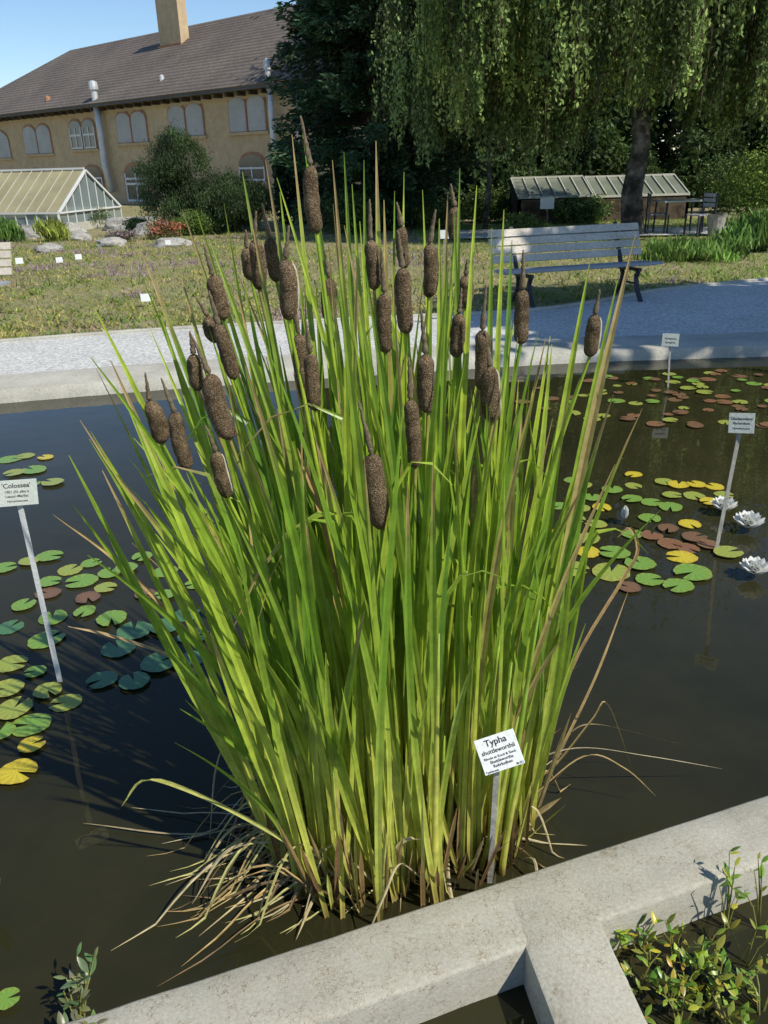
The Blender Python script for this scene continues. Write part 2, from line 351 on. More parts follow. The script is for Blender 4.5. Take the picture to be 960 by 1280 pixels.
def conifer(px,Y,h,r,label):
    p=at_y(px,230,Y); b=Vector((p.x,p.y,gz(Y))); t=thing('conifer',label,'tree',b)
    mb=MB(); mb.tube([b,b+Vector((.05,0,h*.5)),b+Vector((0,0,h))],[.28,.18,.03],8); 
    P=[];ax=[];co=[]
    z=.4
    while z<h-2.2:
        f=1-(z/h); rr=r*(.5+.55*f**.8)
        if z<2.2: rr*=.6+.18*z
        for k in range(8):
            a=U(0,6.28); L=rr*U(.5,1.15); z0=z+U(-.2,.2); pts=[]
            for i in range(7):
                s_=i/6; pts.append(b+Vector((math.cos(a)*L*s_,math.sin(a)*L*s_,z0+.35*s_-.6*s_*s_+.4*max(0,s_-.7)*2)))
            mb.tube(pts,[.045*(1-i/7.5) for i in range(7)],4,cap=False)
            shade=U(.5,2.3)
            for j in range(230):
                s_=U(.2,1.0)**.7; q=pts[0]+(pts[6]-pts[0])*s_; q.z=pts[min(6,int(s_*6))].z
                sd=Vector((-math.sin(a),math.cos(a),0)); off=U(-1,1)*.5*(1.15-s_)*L*.55
                P.append((q.x+sd.x*off+U(-.08,.08),q.y+sd.y*off,q.z-abs(off)*.35+U(-.28,.14)))
                ax.append((math.cos(a)+sd.x*np.sign(off)*.8,math.sin(a)+sd.y*np.sign(off)*.8,U(-.6,.5))); co.append((.036*shade,.072*shade,.034*shade))
        z+=U(.22,.32)
    V,Fq,c=leaves(P,.085+.06*rng.random(len(P)),np.array(co)*(1+.3*rng.normal(size=(len(co),1))).clip(.5,1.8),.28,axis=np.array(ax),axj=.5)
    mb.build('trunk',M_bark2,t); mk('crown',V,Fq,M_leaf,t,cols=c)
conifer(470,25,11,2.9,'dark drooping conifer standing right of the long building')
def birch(px,py,Y,h,rx,label,trunk_pts,ncl,c1,c2,bare,npc=22,tr=.27):
    p=at_y(px,py,Y); b=Vector((p.x,Y,gz(Y))); t=thing('weeping_birch',label,'tree',b,'weeping birches')
    pts=[b+Vector(q) for q in trunk_pts]; mb=MB(); n=len(pts)
    mb.tube(pts,[tr*(1-.8*i/(n-1)) for i in range(n)],10)
    P=[];co=[];tw=MB()
    for k in range(14):
        i=random.randint(n-4,n-2); a=6.28*k/14+U(-.2,.2); e=pts[i]+Vector((math.cos(a)*rx*.7,math.sin(a)*rx*.6,U(.5,2.0)))
        mb.tube([pts[i],pts[i].lerp(e,.45)+Vector((0,0,.5)),e],[.07,.04,.015],6)
    for c_i in range(ncl):
        a=6.28*c_i/ncl*7.13; rr=math.sqrt(U(.1,1)); x0=math.cos(a)*rr*rx; y0=math.sin(a)*rr*rx*.75
        zb=bare+abs(random.gauss(0,1.1))+(.6*(1-rr))-(.45 if x0>rx*.25 else 0); R_=U(.12,.42); sh=U(.35,1.7); Lc=U(1.3,3.2); u=random.random(); cc=[c1[j]*(1-u)+c2[j]*u for j in range(3)]
        for k in range(npc):
            dx_,dy_=random.gauss(0,R_*.6),random.gauss(0,R_*.6); d2=math.hypot(dx_,dy_); bot=max(.9,zb+d2*1.3+U(0,.9)); Lh=Lc*U(.6,1.15); sx,sy=U(-.12,.12),U(-.1,.1)
            if k%5==0: tw.tube([b+Vector((x0+dx_,y0+dy_,bot+Lh)),b+Vector((x0+dx_+sx,y0+dy_+sy,bot))],.008,3,cap=False)
            s2=sh*U(.7,1.3)
            for j in range(int(Lh*17)):
                s_=random.random(); w_=.022+.03*(1-s_)
                P.append((b.x+x0+dx_+sx*s_+random.gauss(0,w_),b.y+y0+dy_+sy*s_+random.gauss(0,w_),b.z+bot+Lh*(1-s_))); v_=s2*U(.7,1.3); co.append([q*v_ for q in cc])
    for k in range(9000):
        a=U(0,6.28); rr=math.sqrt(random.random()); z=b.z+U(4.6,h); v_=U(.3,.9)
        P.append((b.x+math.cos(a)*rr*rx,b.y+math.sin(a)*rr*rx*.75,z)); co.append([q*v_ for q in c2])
    tw.build('hanging_twigs',M_bark2,t)
    V,Fq,c=leaves(P,.038+.03*rng.random(len(P)),co,.5,axis=(0,0,-1),axj=.6)
    mb.build('trunk',M_bark,t,smooth=True); mk('crown',V,Fq,M_leaf,t,cols=c)
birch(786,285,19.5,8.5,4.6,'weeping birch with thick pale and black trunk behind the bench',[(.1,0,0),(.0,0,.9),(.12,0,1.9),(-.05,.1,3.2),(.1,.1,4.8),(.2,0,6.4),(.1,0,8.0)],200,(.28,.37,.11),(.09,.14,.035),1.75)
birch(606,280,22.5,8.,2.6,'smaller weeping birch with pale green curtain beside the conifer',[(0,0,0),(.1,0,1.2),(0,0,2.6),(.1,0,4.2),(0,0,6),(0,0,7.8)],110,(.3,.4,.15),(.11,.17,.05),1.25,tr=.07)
# ---------------------------------------------------------------- long building
A3=at_y(370,255,42); B3=at_y(0,250,64); A3=Vector((A3.x,A3.y,0)); B3=Vector((B3.x,B3.y,0))
u=(B3-A3).normalized(); nrm=Vector((u.y,-u.x,0))
if nrm.dot(-A3)<0: nrm=-nrm
def fs_(px,py,off=0):
    P0=A3+nrm*off; d=ray(px,py); t=(P0-CAM).dot(nrm)/d.dot(nrm); P=CAM+d*t; return (P-P0).dot(u),P.z
GB=-.5
EZ=(fs_(340,100,.6)[1]+fs_(180,127,.6)[1])/2
RZ=fs_(300,19,-6.5)[1]; sh_=fs_(88,62,-6.5)[0]; sE=sh_+7; s0=-6
bt=thing('long_building','long two storey tan building with brown tiled roof and arched windows','building',A3+Vector((0,0,GB)))
MBd=Matrix(((u.x,nrm.x,0,A3.x),(u.y,nrm.y,0,A3.y),(0,0,1,0),(0,0,0,1)))
mb=MB(MBd); mb.box(s0,sE,-13,0,GB,EZ+.02); mb.box(s0,sE,0,.06,EZ-.45,EZ-.05); mb.box(s0,sE,0,.05,GB,GB+.5)
k=s0
while k<sE: mb.box(k,k+.14,.06,.55,EZ-.32,EZ-.14,mi=1); k+=.9
mb.build('wall',[M_stucco,M_bark2],bt)
mb=MB(MBd); o=.7; e0,e1=EZ-.12,EZ+.06
xs_=[s0-o,sE+o]; ri=(s0-o,sh_)
v=[(xs_[0],o,e1),(xs_[1],o,e1),(xs_[1],-13-o,e1),(xs_[0],-13-o,e1),(ri[0],-6.5,RZ),(ri[1],-6.5,RZ),(xs_[0],o,e0),(xs_[1],o,e0),(xs_[1],-13-o,e0),(xs_[0],-13-o,e0)]
mb.add(v,[(0,1,5,4),(1,2,5),(2,3,4,5),(0,4,3),(6,7,1,0),(7,8,2,1),(8,9,3,2),(9,8,7,6),(6,0,3,9)]); roof=mb.build('roof',M_roof,bt)
s1,z1=fs_(203,50,-4.6); s2,_=fs_(229,44,-4.6); zt=fs_(215,-20,-4.6)[1]
mb=MB(MBd); sa,sb=sorted((s1,s2)); mb.box(sa,sb,-5.0,-4.4,z1-1.2,zt); mb.box(sa-.1,sb+.1,-5.1,-4.3,z1-.8,z1-.35,mi=1); mb.build('chimney',[M_stucco,M_brick],roof)
def vent(px,pyb,pyt,w,off,mat,name):
    s,z0=fs_(px,pyb,off); z1=fs_(px,pyt,off)[1]; mb=MB(MBd)
    mb.tube([(s,off,z0-.6),(s,off,z1)],w,10); mb.tube([(s,off,z1-.35),(s,off,z1-.2),(s,off,z1+.05),(s,off,z1+.12)],[w*1.5,w*1.5,w*1.3,w*.3],10); mb.build(name,mat,roof,smooth=False)
vent(119,125,103,.18,.3,M_metal,'vent_pipe'); vent(62,136,122,.13,-.3,M_brick,'vent_pipe'); vent(204,112,96,.1,-.8,M_metal,'vent_pipe'); vent(335,95,76,.12,.3,M_metal,'vent_pipe')
def duct(pts,w):
    mb=MB(MBd); mb.tube([( *( lambda q:(q[0],.35,q[1]))(fs_(x,y,.35)),) for x,y in pts],w,10); mb.build('downpipe',M_metal,bt,smooth=True)
duct([(120,128),(126,165),(131,205),(140,240)],.19); duct([(337,97),(340,150),(343,190),(345,222)],.14); duct([(372,95),(374,180),(375,240)],.1)
def arch(mb,s0,s1,z0,z1,y0,y1,rise,mi=0):
    n=8; pr=[(s0,z0),(s1,z0)]+[((s0+s1)/2+(s1-s0)/2*math.cos(math.pi*i/n),z1-rise+rise*math.sin(math.pi*i/n)) for i in range(n+1)]
    m=len(pr); vs=[(a,y0,b) for a,b in pr]+[(a,y1,b) for a,b in pr]
    mb.add(vs,[tuple(range(m)),tuple(range(m,2*m))[::-1]]+[(i,(i+1)%m,m+(i+1)%m,m+i) for i in range(m)],mi=mi)
def window(x0,x1,yt,yb,kind='shut',npan=2,label=None):
    xm=(x0+x1)/2; sa=fs_(x0,(yt+yb)/2)[0]; sb=fs_(x1,(yt+yb)/2)[0]; sa,sb=min(sa,sb),max(sa,sb)
    zt=fs_(xm,yt)[1]; zb=fs_(xm,yb)[1]; w=(sb-sa)
    mb=MB(MBd); pw=w/npan
    for k in range(npan): arch(mb,sa+k*pw+.02,sa+(k+1)*pw-.02,zb-.02,zt+.12,-.1,.05+.004*k,pw*.26)
    mb.box(sa-.12,sb+.12,0,.14,zb-.16,zb-.03,mi=1)
    wo=mb.build('window',[M_brick,M_stucco],bt)
    if label: wo['label']=label
    mb=MB(MBd)
    for k in range(npan):
        a=sa+k*pw+.09; b=sa+(k+1)*pw-.09; arch(mb,a,b,zb,zt,0,.075,pw*.22,mi=0)
        if kind!='shut':
            for q in (a,b-.08,(a+b)/2-.04): mb.box(q,q+.08,.075,.11,zb,zt-pw*.25,mi=1)
            mb.box(a,b,.075,.105,zb+(zt-zb)*.45,zb+(zt-zb)*.52,mi=1); mb.box(a,b,.075,.105,zb,zb+.09,mi=1)
        else:
            for j in range(5): zz=zb+(zt-zb)*(.08+.15*j); mb.box(a+.05,b-.05,.075,.09,zz,zz+.05,mi=1)
    mb.build('pane',[M_shut if kind=='shut' else M_glass,M_shut if kind=='shut' else M_white],wo)
for w_ in [(-32,13,165,198),(30,65,157,192),(146,185,140,178),(211,256,130,170),(286,334,120,164)]: window(*w_)
window(88,121,150,186,'glass',2,'window with dark glass and white frame')
window(104,130,208,236,'glass',1,'low arched window with dark glass'); window(299,334,193,226,'glass',1,'low arched window with dark glass'); window(30,66,212,240,'glass',1)
sa,sb=sorted((fs_(160,235)[0],fs_(187,235)[0])); zt=fs_(172,207)[1]; zb=GB+.2
mb=MB(MBd); arch(mb,sa-.2,sb+.2,zb,zt+.2,-.1,.06,.7,0); arch(mb,sa,sb,zb,zt,0,.09,.55,1)
dr=mb.build('door',[M_brick,M_glass],bt); mb=MB(MBd)
for q in (sa,sb-.12,(sa+sb)/2-.06): mb.box(q,q+.12,.09,.13,zb,zt-.4)
for z in (zb,zb+.9,zt-.75): mb.box(sa,sb,.09,.128,z,z+.12)
mb.build('frame',M_white,dr)
# ---------------------------------------------------------------- greenhouse on the left
ga=at_y(72,265,28); gb=at_y(150,262,31.2); ga.z=gb.z=0; g0=gz(28)-.03
gv=(gb-ga); gw=gv.length; gv.normalize(); gl=Vector((-gv.y,gv.x,0))
if gl.x>0: gl=-gl
MG=Matrix(((gl.x,gv.x,0,ga.x),(gl.y,gv.y,0,ga.y),(0,0,1,g0),(0,0,0,1)))
gt=thing('greenhouse','low white framed greenhouse with yellowish shaded roof in front of the building','greenhouse',(ga.x,ga.y,g0))
eh,rh,GL=.6,at_y(100,213,29.6).z-g0,9
mb=MB(MG); mb.box(0,GL,-.08,.08,0,.25); mb.box(0,GL,gw-.08,gw+.08,0,.25); mb.box(-.08,.08,.08,gw-.08,0,.25); mb.build('base',M_curb,gt)
mb=MB(MG); mb.add([(0,0,eh),(GL,0,eh),(GL,gw/2,rh),(0,gw/2,rh)],[(0,1,2,3)]); mb.add([(0,gw,eh),(GL,gw,eh),(GL,gw/2,rh),(0,gw/2,rh)],[(0,1,2,3)]); mb.build('roof_glazing',M_ghglass,gt)
mb=MB(MG); mb.add([(0,0,.25),(0,gw,.25),(0,gw,eh),(0,gw/2,rh),(0,0,eh)],[(0,1,2,3,4)]); mb.add([(0,0,.25),(GL,0,.25),(GL,0,eh),(0,0,eh)],[(0,1,2,3)]); mb.build('wall_glazing',M_ghside,gt)
mb=MB(MG)
for i in range(23):
    x=GL*i/22; mb.bar((x,0,eh+.03),(x,gw/2,rh+.03),.018,.025,mi=1); mb.bar((x,gw,eh+.03),(x,gw/2,rh+.03),.018,.025,mi=1); mb.bar((x,-.02,.2),(x,-.02,eh),.03,.03)
mb.bar((0,gw/2,rh+.06),(GL,gw/2,rh+.06),.06,.06); mb.bar((-.03,-.03,eh),(GL,-.03,eh),.05,.05)
for i in range(9):
    y=gw*i/8; zt=eh+(rh-eh)*(1-abs(2*i/8-1)); mb.bar((-.03,y,.2),(-.03,y,zt),.03,.03)
mb.bar((-.05,0,eh),(-.05,gw,eh),.05,.05); mb.bar((-.05,0,eh),(-.05,gw/2,rh),.06,.06); mb.bar((-.05,gw,eh),(-.05,gw/2,rh),.06,.06)
mb.build('frame',[M_white,M_ghbar],gt)
M_ghglass2=glass_mat('dusty_glass',(.2,.22,.16),.3)
def coldframe(px0,px1,Y,zt,zb,dep,label):
    a=at_y(px0,245,Y); b=at_y(px1,245,Y); g=gz(Y); t=thing('cold_frame',label,'cold frame',(a.x,Y,g),'cold frames behind the bench')
    mb=MB(); mb.box(a.x,b.x,Y,Y+.08,g,zb); mb.box(a.x,b.x,Y+dep,Y+dep+.08,g,zt); 
    for x in (a.x,b.x-.08): mb.add([(x,Y,g),(x,Y+dep,g),(x,Y+dep,zt),(x,Y,zb),(x+.08,Y,g),(x+.08,Y+dep,g),(x+.08,Y+dep,zt),(x+.08,Y,zb)],[(0,1,2,3),(7,6,5,4),(0,3,7,4),(1,5,6,2),(3,2,6,7)])
    mb.build('box',M_bark2,t); mb=MB(); mb.add([(a.x,Y,zb+.03),(b.x,Y,zb+.03),(b.x,Y+dep,zt+.03),(a.x,Y+dep,zt+.03)],[(0,1,2,3)]); mb.build('glazing',M_ghglass2,t)
    mb=MB(); n=int((b.x-a.x)/.3)
    for i in range(n+1): x=a.x+(b.x-a.x)*i/n; mb.bar((x,Y,zb+.06),(x,Y+dep,zt+.06),.025,.04)
    mb.bar((a.x,Y,zb+.06),(b.x,Y,zb+.06),.05,.06); mb.bar((a.x,Y+dep,zt+.06),(b.x,Y+dep,zt+.06),.05,.06); mb.build('frame',M_ghbar,t)
coldframe(648,742,24.5,at_y(690,224,26).z,at_y(690,249,24.5).z,1.5,'low slatted cold frame left of the birch trunk')
coldframe(745,862,25,at_y(800,222,26.5).z,at_y(800,247,25).z,1.5,'low slatted cold frame behind and right of the birch trunk')
# ---------------------------------------------------------------- mid shrubs
def pine_bush(px,Y,pyt,w,label):
    b=at_y(px,260,Y); b.z=gz(Y); h=at_y(px,pyt,Y).z-b.z; t=thing('pine_bush',label,'bush',b,'young pines before the building')
    mb=MB(); mb.tube([b,b+Vector((.05,0,h*.6))],[.09,.04],6); mb.build('trunk',M_bark2,t)
    P,S,co=cloud((b.x,b.y,b.z+h*.48),(w/2,w/2,h*.42),130,42000,(.15,.15,.13),.045,(.028,.05,.02),(.07,.115,.04),.8)
    P[:,0]=b.x+(P[:,0]-b.x)*(1.2-.6*((P[:,2]-b.z)/h).clip(0,1)); V,Fq,c=leaves(P,S,co,.22,axis=(0,0,1),axj=.6); mk('crown',V,Fq,M_leaf,t,cols=c)
pine_bush(220,26,145,2.7,'rounded dark green young pine in front of the building door')
pine_bush(292,25,203,2.5,'lower dark green pine right of the tallest young pine')
SH=[(10,302,.9,.5,(.06,.13,.03),(.12,.21,.04),True,'spiky dark green plant at the left edge of the rock garden'),
(66,302,.7,.5,(.16,.23,.04),(.3,.34,.07),True,'yellow green tuft among the rocks in front of the greenhouse'),
(45,280,.8,.6,(.03,.07,.02),(.06,.1,.03),False,'small dark cone shaped shrub by the greenhouse corner'),
(118,285,1.1,.7,(.08,.14,.05),(.15,.2,.08),False,'grey green shrub right of the greenhouse gable'),
(100,271,1.2,.5,(.2,.24,.2),(.38,.4,.34),False,'pale silvery mound under the greenhouse gable'),
(175,289,.9,.4,(.09,.16,.04),(.16,.22,.06),False,'low green mound beside the white rocks'),
(205,299,1.0,.5,(.07,.14,.03),(.4,.12,.08),False,'green clump dotted with reddish flowers'),
(245,294,1.3,.6,(.08,.14,.03),(.13,.2,.04),False,'bushy green plant left of the cattail tops'),
(150,303,.8,.3,(.26,.19,.21),(.16,.19,.07),False,'low pinkish mat spilling over the rocks'),
(290,288,1.5,.8,(.05,.1,.03),(.1,.16,.04),False,'dark green shrub behind the left cattail leaves'),
(440,292,1.6,1.0,(.05,.09,.025),(.1,.15,.04),False,'dark shrub below the conifer behind the cattails'),
(545,286,1.4,.7,(.08,.14,.03),(.2,.2,.05),False,'shrub with yellowish leaves behind the small white label'),
(610,278,1.5,.9,(.07,.12,.03),(.13,.19,.05),False,'leafy shrub left of the cold frames'),
(725,279,1.7,.7,(.07,.13,.03),(.14,.2,.05),False,'green shrub directly behind the bench back'),
(655,292,1.0,.5,(.09,.15,.03),(.18,.25,.06),False,'low bright plant behind the left end of the bench'),
(905,265,1.6,1.6,(.05,.09,.025),(.1,.15,.04),False,'dark round shrub beside the grey pot'),
(945,283,2.2,1.9,(.1,.17,.03),(.2,.28,.05),False,'large bright green shrub at the right edge'),
(890,325,1.1,.35,(.12,.22,.04),(.2,.32,.07),True,'low sword leaved clump on the lawn right of the bench'),
(845,325,1.1,.32,(.12,.22,.04),(.22,.32,.07),True,'sword leaved clump nearest the right end of the bench'),
(935,315,1.1,.55,(.1,.2,.04),(.19,.3,.07),True,'tall sword leaved clump at the right edge of the lawn'),
(520,265,1.2,1.2,(.06,.11,.03),(.12,.18,.05),False,'upright leafy shrub between the conifer and the left birch'),
(700,225,1.6,2.4,(.16,.27,.06),(.26,.38,.1),False,'sunlit shrub showing behind the left cold frame'),
(640,235,1.4,1.8,(.13,.22,.05),(.22,.33,.08),False,'sunlit shrub rising left behind the cold frames')]
for (px,py,w,h,c1,c2,up,lab) in SH:
    n=2400 if w<1.3 else 6000
    shrub('garden_shrub' if not up else 'leafy_clump',lab,'shrub' if not up else 'plant',px,py,w,h,c1,c2,n=n if not up else 1100,size=(.033 if not up else h*.28) if w<1.5 else .05,up=up,group='shrubs and clumps round the garden beds')
RK=[(28,295,.5,'flat grey rock at the left edge below the greenhouse'),(52,297,.6,'broad grey rock left of the yellow green tuft'),(85,293,.45,'grey rock right of the yellow green tuft'),
(100,300,.35,'small rock in front of the greenhouse gable'),(160,287,.6,'large pale rock before the building door'),(185,279,.45,'pale rock behind the low green mound'),(195,293,.55,'pale rock with low plants left of the reddish flowers'),
(140,308,.3,'small pale rock at the front of the rock garden'),(225,286,.4,'pale rock below the rounded pine'),(215,308,.35,'low rock right of the pinkish mat'),(62,315,.3,'small low rock nearest the flower meadow')]
for px,py,w,lab in RK:
    b=at_g(px,py); bm=bmesh.new(); bmesh.ops.create_icosphere(bm,subdivisions=3,radius=1)
    sx,sy,sz=w*U(.9,1.3),w*U(.7,1),w*U(.4,.6); off=Vector((px,py,3))
    vs=[]
    for q in bm.verts:
        c=q.co; d=1+.35*mnoise.noise(c*1.3+off)+.15*mnoise.noise(c*3.1+off); vs.append((b.x+c.x*d*sx,b.y+c.y*d*sy,b.z+.05+c.z*d*sz))
    tag(mk('rock',vs,[[q.index for q in f.verts] for f in bm.faces],M_rock,loc=b),lab,'rock','rocks of the rock garden'); bm.free()
# meadow stuff
n=190000
Xm=rng.uniform(-17,14,n); Ym=9+ (rng.random(n)**1.5)*16
fy=np.interp(Xm,fx_,fy_); keep=(Ym>fy+.05)&(Xm>-.52*Ym-1.2)&(Xm<.5*Ym+1)
Xm=Xm[keep];Ym=Ym[keep];n=len(Xm)
nz=np.array([mnoise.noise(Vector((x*.6,y*.8,0))) for x,y in zip(Xm,Ym)]); nz2=np.array([mnoise.noise(Vector((x*1.6,y*1.9,7))) for x,y in zip(Xm,Ym)]); nz3=np.array([mnoise.noise(Vector((x*4.6,y*4.9,3))) for x,y in zip(Xm,Ym)])
bare_=(nz2<-.05)&(rng.random(n)<.5)
base=np.tile(np.array([.29,.33,.07]),(n,1))
base[nz2>.16]=(.42,.39,.12); base[nz2<-.22]=(.17,.26,.05)
base[nz3>.3]=(.14,.22,.045); base[(nz3<-.38)]=(.48,.4,.2)
pur=(nz>.24)&(nz3>-.1)&(rng.random(n)<.6); base[pur]=(.33,.21,.3)
pk=(nz<-.28)&(rng.random(n)<.3); base[pk]=(.46,.31,.23)
lawn=(Xm>4.6)|((Ym>17)&(Xm>1)); base[lawn]=(.22,.32,.055)
base*=(1+rng.normal(size=(n,1))*.3).clip(.4,1.8)
hgt=(.018+.03*rng.random(n))*(1+1.2*(nz3>.2)+.8*pur)*np.where(lawn,.9,1)
Zg=np.array([gz(y) for y in Ym]); a=rng.uniform(0,6.28,n); lean=rng.normal(size=(n,2))*.8*hgt[:,None]; wd2=.006+.008*rng.random(n)
V=np.empty((n,3,3)); V[:,0]=np.stack([Xm-np.cos(a)*wd2,Ym-np.sin(a)*wd2,Zg],1); V[:,1]=np.stack([Xm+np.cos(a)*wd2,Ym+np.sin(a)*wd2,Zg],1); V[:,2]=np.stack([Xm+lean[:,0],Ym+lean[:,1],Zg+hgt],1)
kp=~bare_|lawn; V=V[kp]; base=base[kp]; n=len(V)
tag(mk('flower_meadow',V.reshape(-1,3),np.arange(3*n).reshape(n,3),M_leaf,cols=np.repeat(base,3,0)),'low olive and purple meadow planting behind the gravel path','meadow',kind='stuff')
# ---------------------------------------------------------------- bench
def make_bench(c,direction,label,lenb=1.95):
    d=direction.normalized(); nb=Vector((-d.y,d.x,0))
    M=Matrix(((d.x,nb.x,0,c.x),(d.y,nb.y,0,c.y),(0,0,1,c.z),(0,0,0,1))); t=thing('park_bench',label,'bench',c,'slatted park benches')
    l=lenb/2
    mb=MB(M)
    for i in range(4): y=-.06+.115*i; q=.012*abs(i-1.5)-.01*i; mb.box(-l,l,y,y+.095,.40+q,.43+q)
    mb.build('seat',M_slat2,t); mb=MB(M)
    for i in range(4):
        z=.485+.096*i; y=.44+.04*i
        mb.add([(-l,y,z),(l,y,z),(l,y+.03,z-.008),(-l,y+.03,z-.008),(-l,y+.03,z+.08),(l,y+.03,z+.08),(l,y+.06,z+.073),(-l,y+.06,z+.073)],[(0,3,2,1),(4,5,6,7),(0,1,5,4),(1,2,6,5),(2,3,7,6),(3,0,4,7)])
    mb.build('backrest',M_slat,t)
    for x in (-l+.3,l-.3):
        mb=MB(M); fp=[(x,-.14,0),(x,-.03,.14),(x,.02,.28),(x,-.04,.38)]
        for p_,q_ in zip(fp,fp[1:]): mb.bar(p_,q_,.045,.035)
        fp=[(x,.5,0),(x,.36,.16),(x,.33,.28),(x,.4,.4),(x,.51,.6),(x,.63,.87)]
        for p_,q_ in zip(fp,fp[1:]): mb.bar(p_,q_,.045,.035)
        mb.bar((x,-.06,.37),(x,.42,.35),.045,.035); mb.bar((x,0,.2),(x,.36,.2),.03,.02); mb.build('leg',M_dark,t)
    return t
f1=at_z(668,388,G0); f2=at_z(800,378,G0); dd=f2-f1; dd.z=0; mid=(f1+f2)/2; mid.z=G0
nbv=Vector((-dd.normalized().y,dd.normalized().x,0))
make_bench(mid+nbv*.14,dd,'weathered slatted park bench on the gravel path behind the cattails',(dd.length+.62))
c2=at_z(-92,404,G0); c2.z=G0; make_bench(c2,Vector((1,.02,0)),'park bench cut off by the left edge of the photo',1.9)
def chair(px,py,lab,rz,tab=False):
    b=at_g(px,py); M=Matrix.Translation(b)@Matrix.Rotation(rz,4,'Z')
    if tab:
        t=thing('garden_table',lab,'table',b); mb=MB(M); mb.box(-.5,.5,-.35,.35,.7,.73); mb.build('tabletop',M_ghbar,t)
        for x in (-.44,.44):
            for y in (-.3,.3): mb=MB(M); mb.bar((x,y,0),(x*.95,y*.95,.7),.035,.035); mb.build('leg',M_dark,t)
    else:
        t=thing('garden_chair',lab,'chair',b,'chairs round the garden table'); mb=MB(M); 
        for i in range(4): mb.box(-.21,.21,-.2+.1*i,-.12+.1*i,.44,.46)
        mb.build('seat',M_slat2,t); mb=MB(M)
        for i in range(3): mb.box(-.21,.21,.21,.23,.6+.1*i,.67+.1*i)
        mb.build('backrest',M_slat2,t)
        for x in (-.2,.2):
            for y,h in ((-.2,.44),(.22,.88)): mb=MB(M); mb.bar((x,y,0),(x,y,h),.03,.03); mb.build('leg',M_dark,t)
chair(846,293,'dark garden table under the right birch',.1,True); chair(820,294,'garden chair left of the dark garden table',1.4); chair(872,296,'garden chair right of the dark garden table',-1.2)
b=at_g(893,296); mb=MB(Matrix.Translation(b)); mb.tube([(0,0,0),(0,0,.04),(0,0,.42),(0,0,.46),(0,0,.46),(0,0,.4)],[.13,.14,.2,.22,.18,.17],14)
tag(mb.build('plant_pot',M_rock,loc=b,smooth=False),'grey round pot standing right of the garden chairs','pot')
# ---------------------------------------------------------------- labels / signs
def text_into(mb,body,size,M,align='CENTER'):
    cu=bpy.data.curves.new('txt','FONT'); cu.body=body; cu.size=size; cu.align_x=align; cu.resolution_u=3; cu.offset=size*.016
    o=bpy.data.objects.new('txt',cu); colx.objects.link(o); bpy.context.view_layer.update()
    me=bpy.data.meshes.new_from_object(o.evaluated_get(bpy.context.evaluated_depsgraph_get()))
    old=mb.M; mb.M=M; mb.add([v.co.copy() for v in me.vertices],[tuple(p.vertices) for p in me.polygons]); mb.M=old
    bpy.data.objects.remove(o); bpy.data.curves.remove(cu); bpy.data.meshes.remove(me)
def sign(label,foot,center,w,h,roll,lines,stw=.012,group=None,stake_mat=None,tagm=None):
    t=thing('plant_label',label,'sign',foot,group)
    nrm_=(CAM-center); nrm_.z*=.75; nrm_.normalize(); rx_=Vector((0,0,1)).cross(nrm_).normalized(); up=nrm_.cross(rx_)
    B3_=Matrix((rx_,up,nrm_)).transposed()@Matrix.Rotation(roll,3,'Z'); M=Matrix.Translation(center)@B3_.to_4x4()
    mb=MB(M); mb.box(-w/2,w/2,-h/2,h/2,-.0015,.0015); 
    pl=mb.build('plate',tagm or M_tag,t); bv=pl.modifiers.new('b','BEVEL'); bv.width=.001; bv.segments=2
    mb=MB(); tp=M@Vector((0,h*.1,-.005)); mb.bar(Vector(foot)-(tp-Vector(foot)).normalized()*.12,tp,stw,.005,up=Vector((0,1,0))); mb.build('stake',stake_mat or M_stake,t)
    if lines:
        mb=MB()
        for (s,x,y,sz,al) in lines: text_into(mb,s,sz*h,M@Matrix.Translation((x*w,y*h,.0022)),al)
        mb.build('lettering',M_ink,pl)
    return t
sc=lambda px,P:(px/F)*((P-CAM).dot(ROT@Vector((0,0,-1))))
fy_lab=at_z(612,1103,0).y
fy0=at_z(612,1103,0); ct=at_y(624,940,fy0.y-.06)
sign('white label reading Typha shuttleworthii stuck in front of the cattails',fy0,ct,sc(52,ct),sc(42,ct)*1.05,R(22),
 [('Typha',0,.24,.26,'CENTER'),('shuttleworthii',0,.03,.175,'CENTER'),('Rhode et Koch & Sond.',0,-.12,.1,'CENTER'),('Shuttleworths',0,-.24,.12,'CENTER'),('Rohrkolben',0,-.36,.12,'CENTER'),('Typhaceae',-.47,-.47,.09,'LEFT'),('M-EU',.3,-.47,.09,'LEFT')],stw=.014,tagm=M_tagw)
fy0=at_z(75,852,0); ct=at_y(21,616,fy0.y)
sign('pale label reading Colossea on a whitish stake left of the cattails',fy0,ct,sc(48,ct),sc(31,ct)*1.05,R(-6),
 [("'Colossea'",0,.2,.25,'CENTER'),('1901 (N. alba x',0,.0,.14,'CENTER'),('Latour-Marliac',0,-.17,.14,'CENTER'),('Nymphaeaceae',0,-.35,.12,'CENTER')],stw=.018,stake_mat=M_white)
fy0=at_z(895,688,0); ct=at_y(927,529,fy0.y)
sign('pale label on a thin dark stake beside the white water lilies',fy0,ct,sc(30,ct),sc(24,ct)*1.05,R(4),
 [("'Gladstoniana'",0,.16,.19,'CENTER'),('Richardson',0,-.06,.17,'CENTER'),('Nymphaeaceae',0,-.3,.13,'CENTER')],stw=.018)
fy0=at_z(835,484,0); ct=at_y(838,425,fy0.y)
sign('small white label standing in the far reddish lily pads',fy0,ct,sc(20,ct),sc(15,ct)*1.05,R(0),
 [('Nymphaea',0,.05,.2,'CENTER'),('tetragona',0,-.25,.2,'CENTER')],stw=.014)
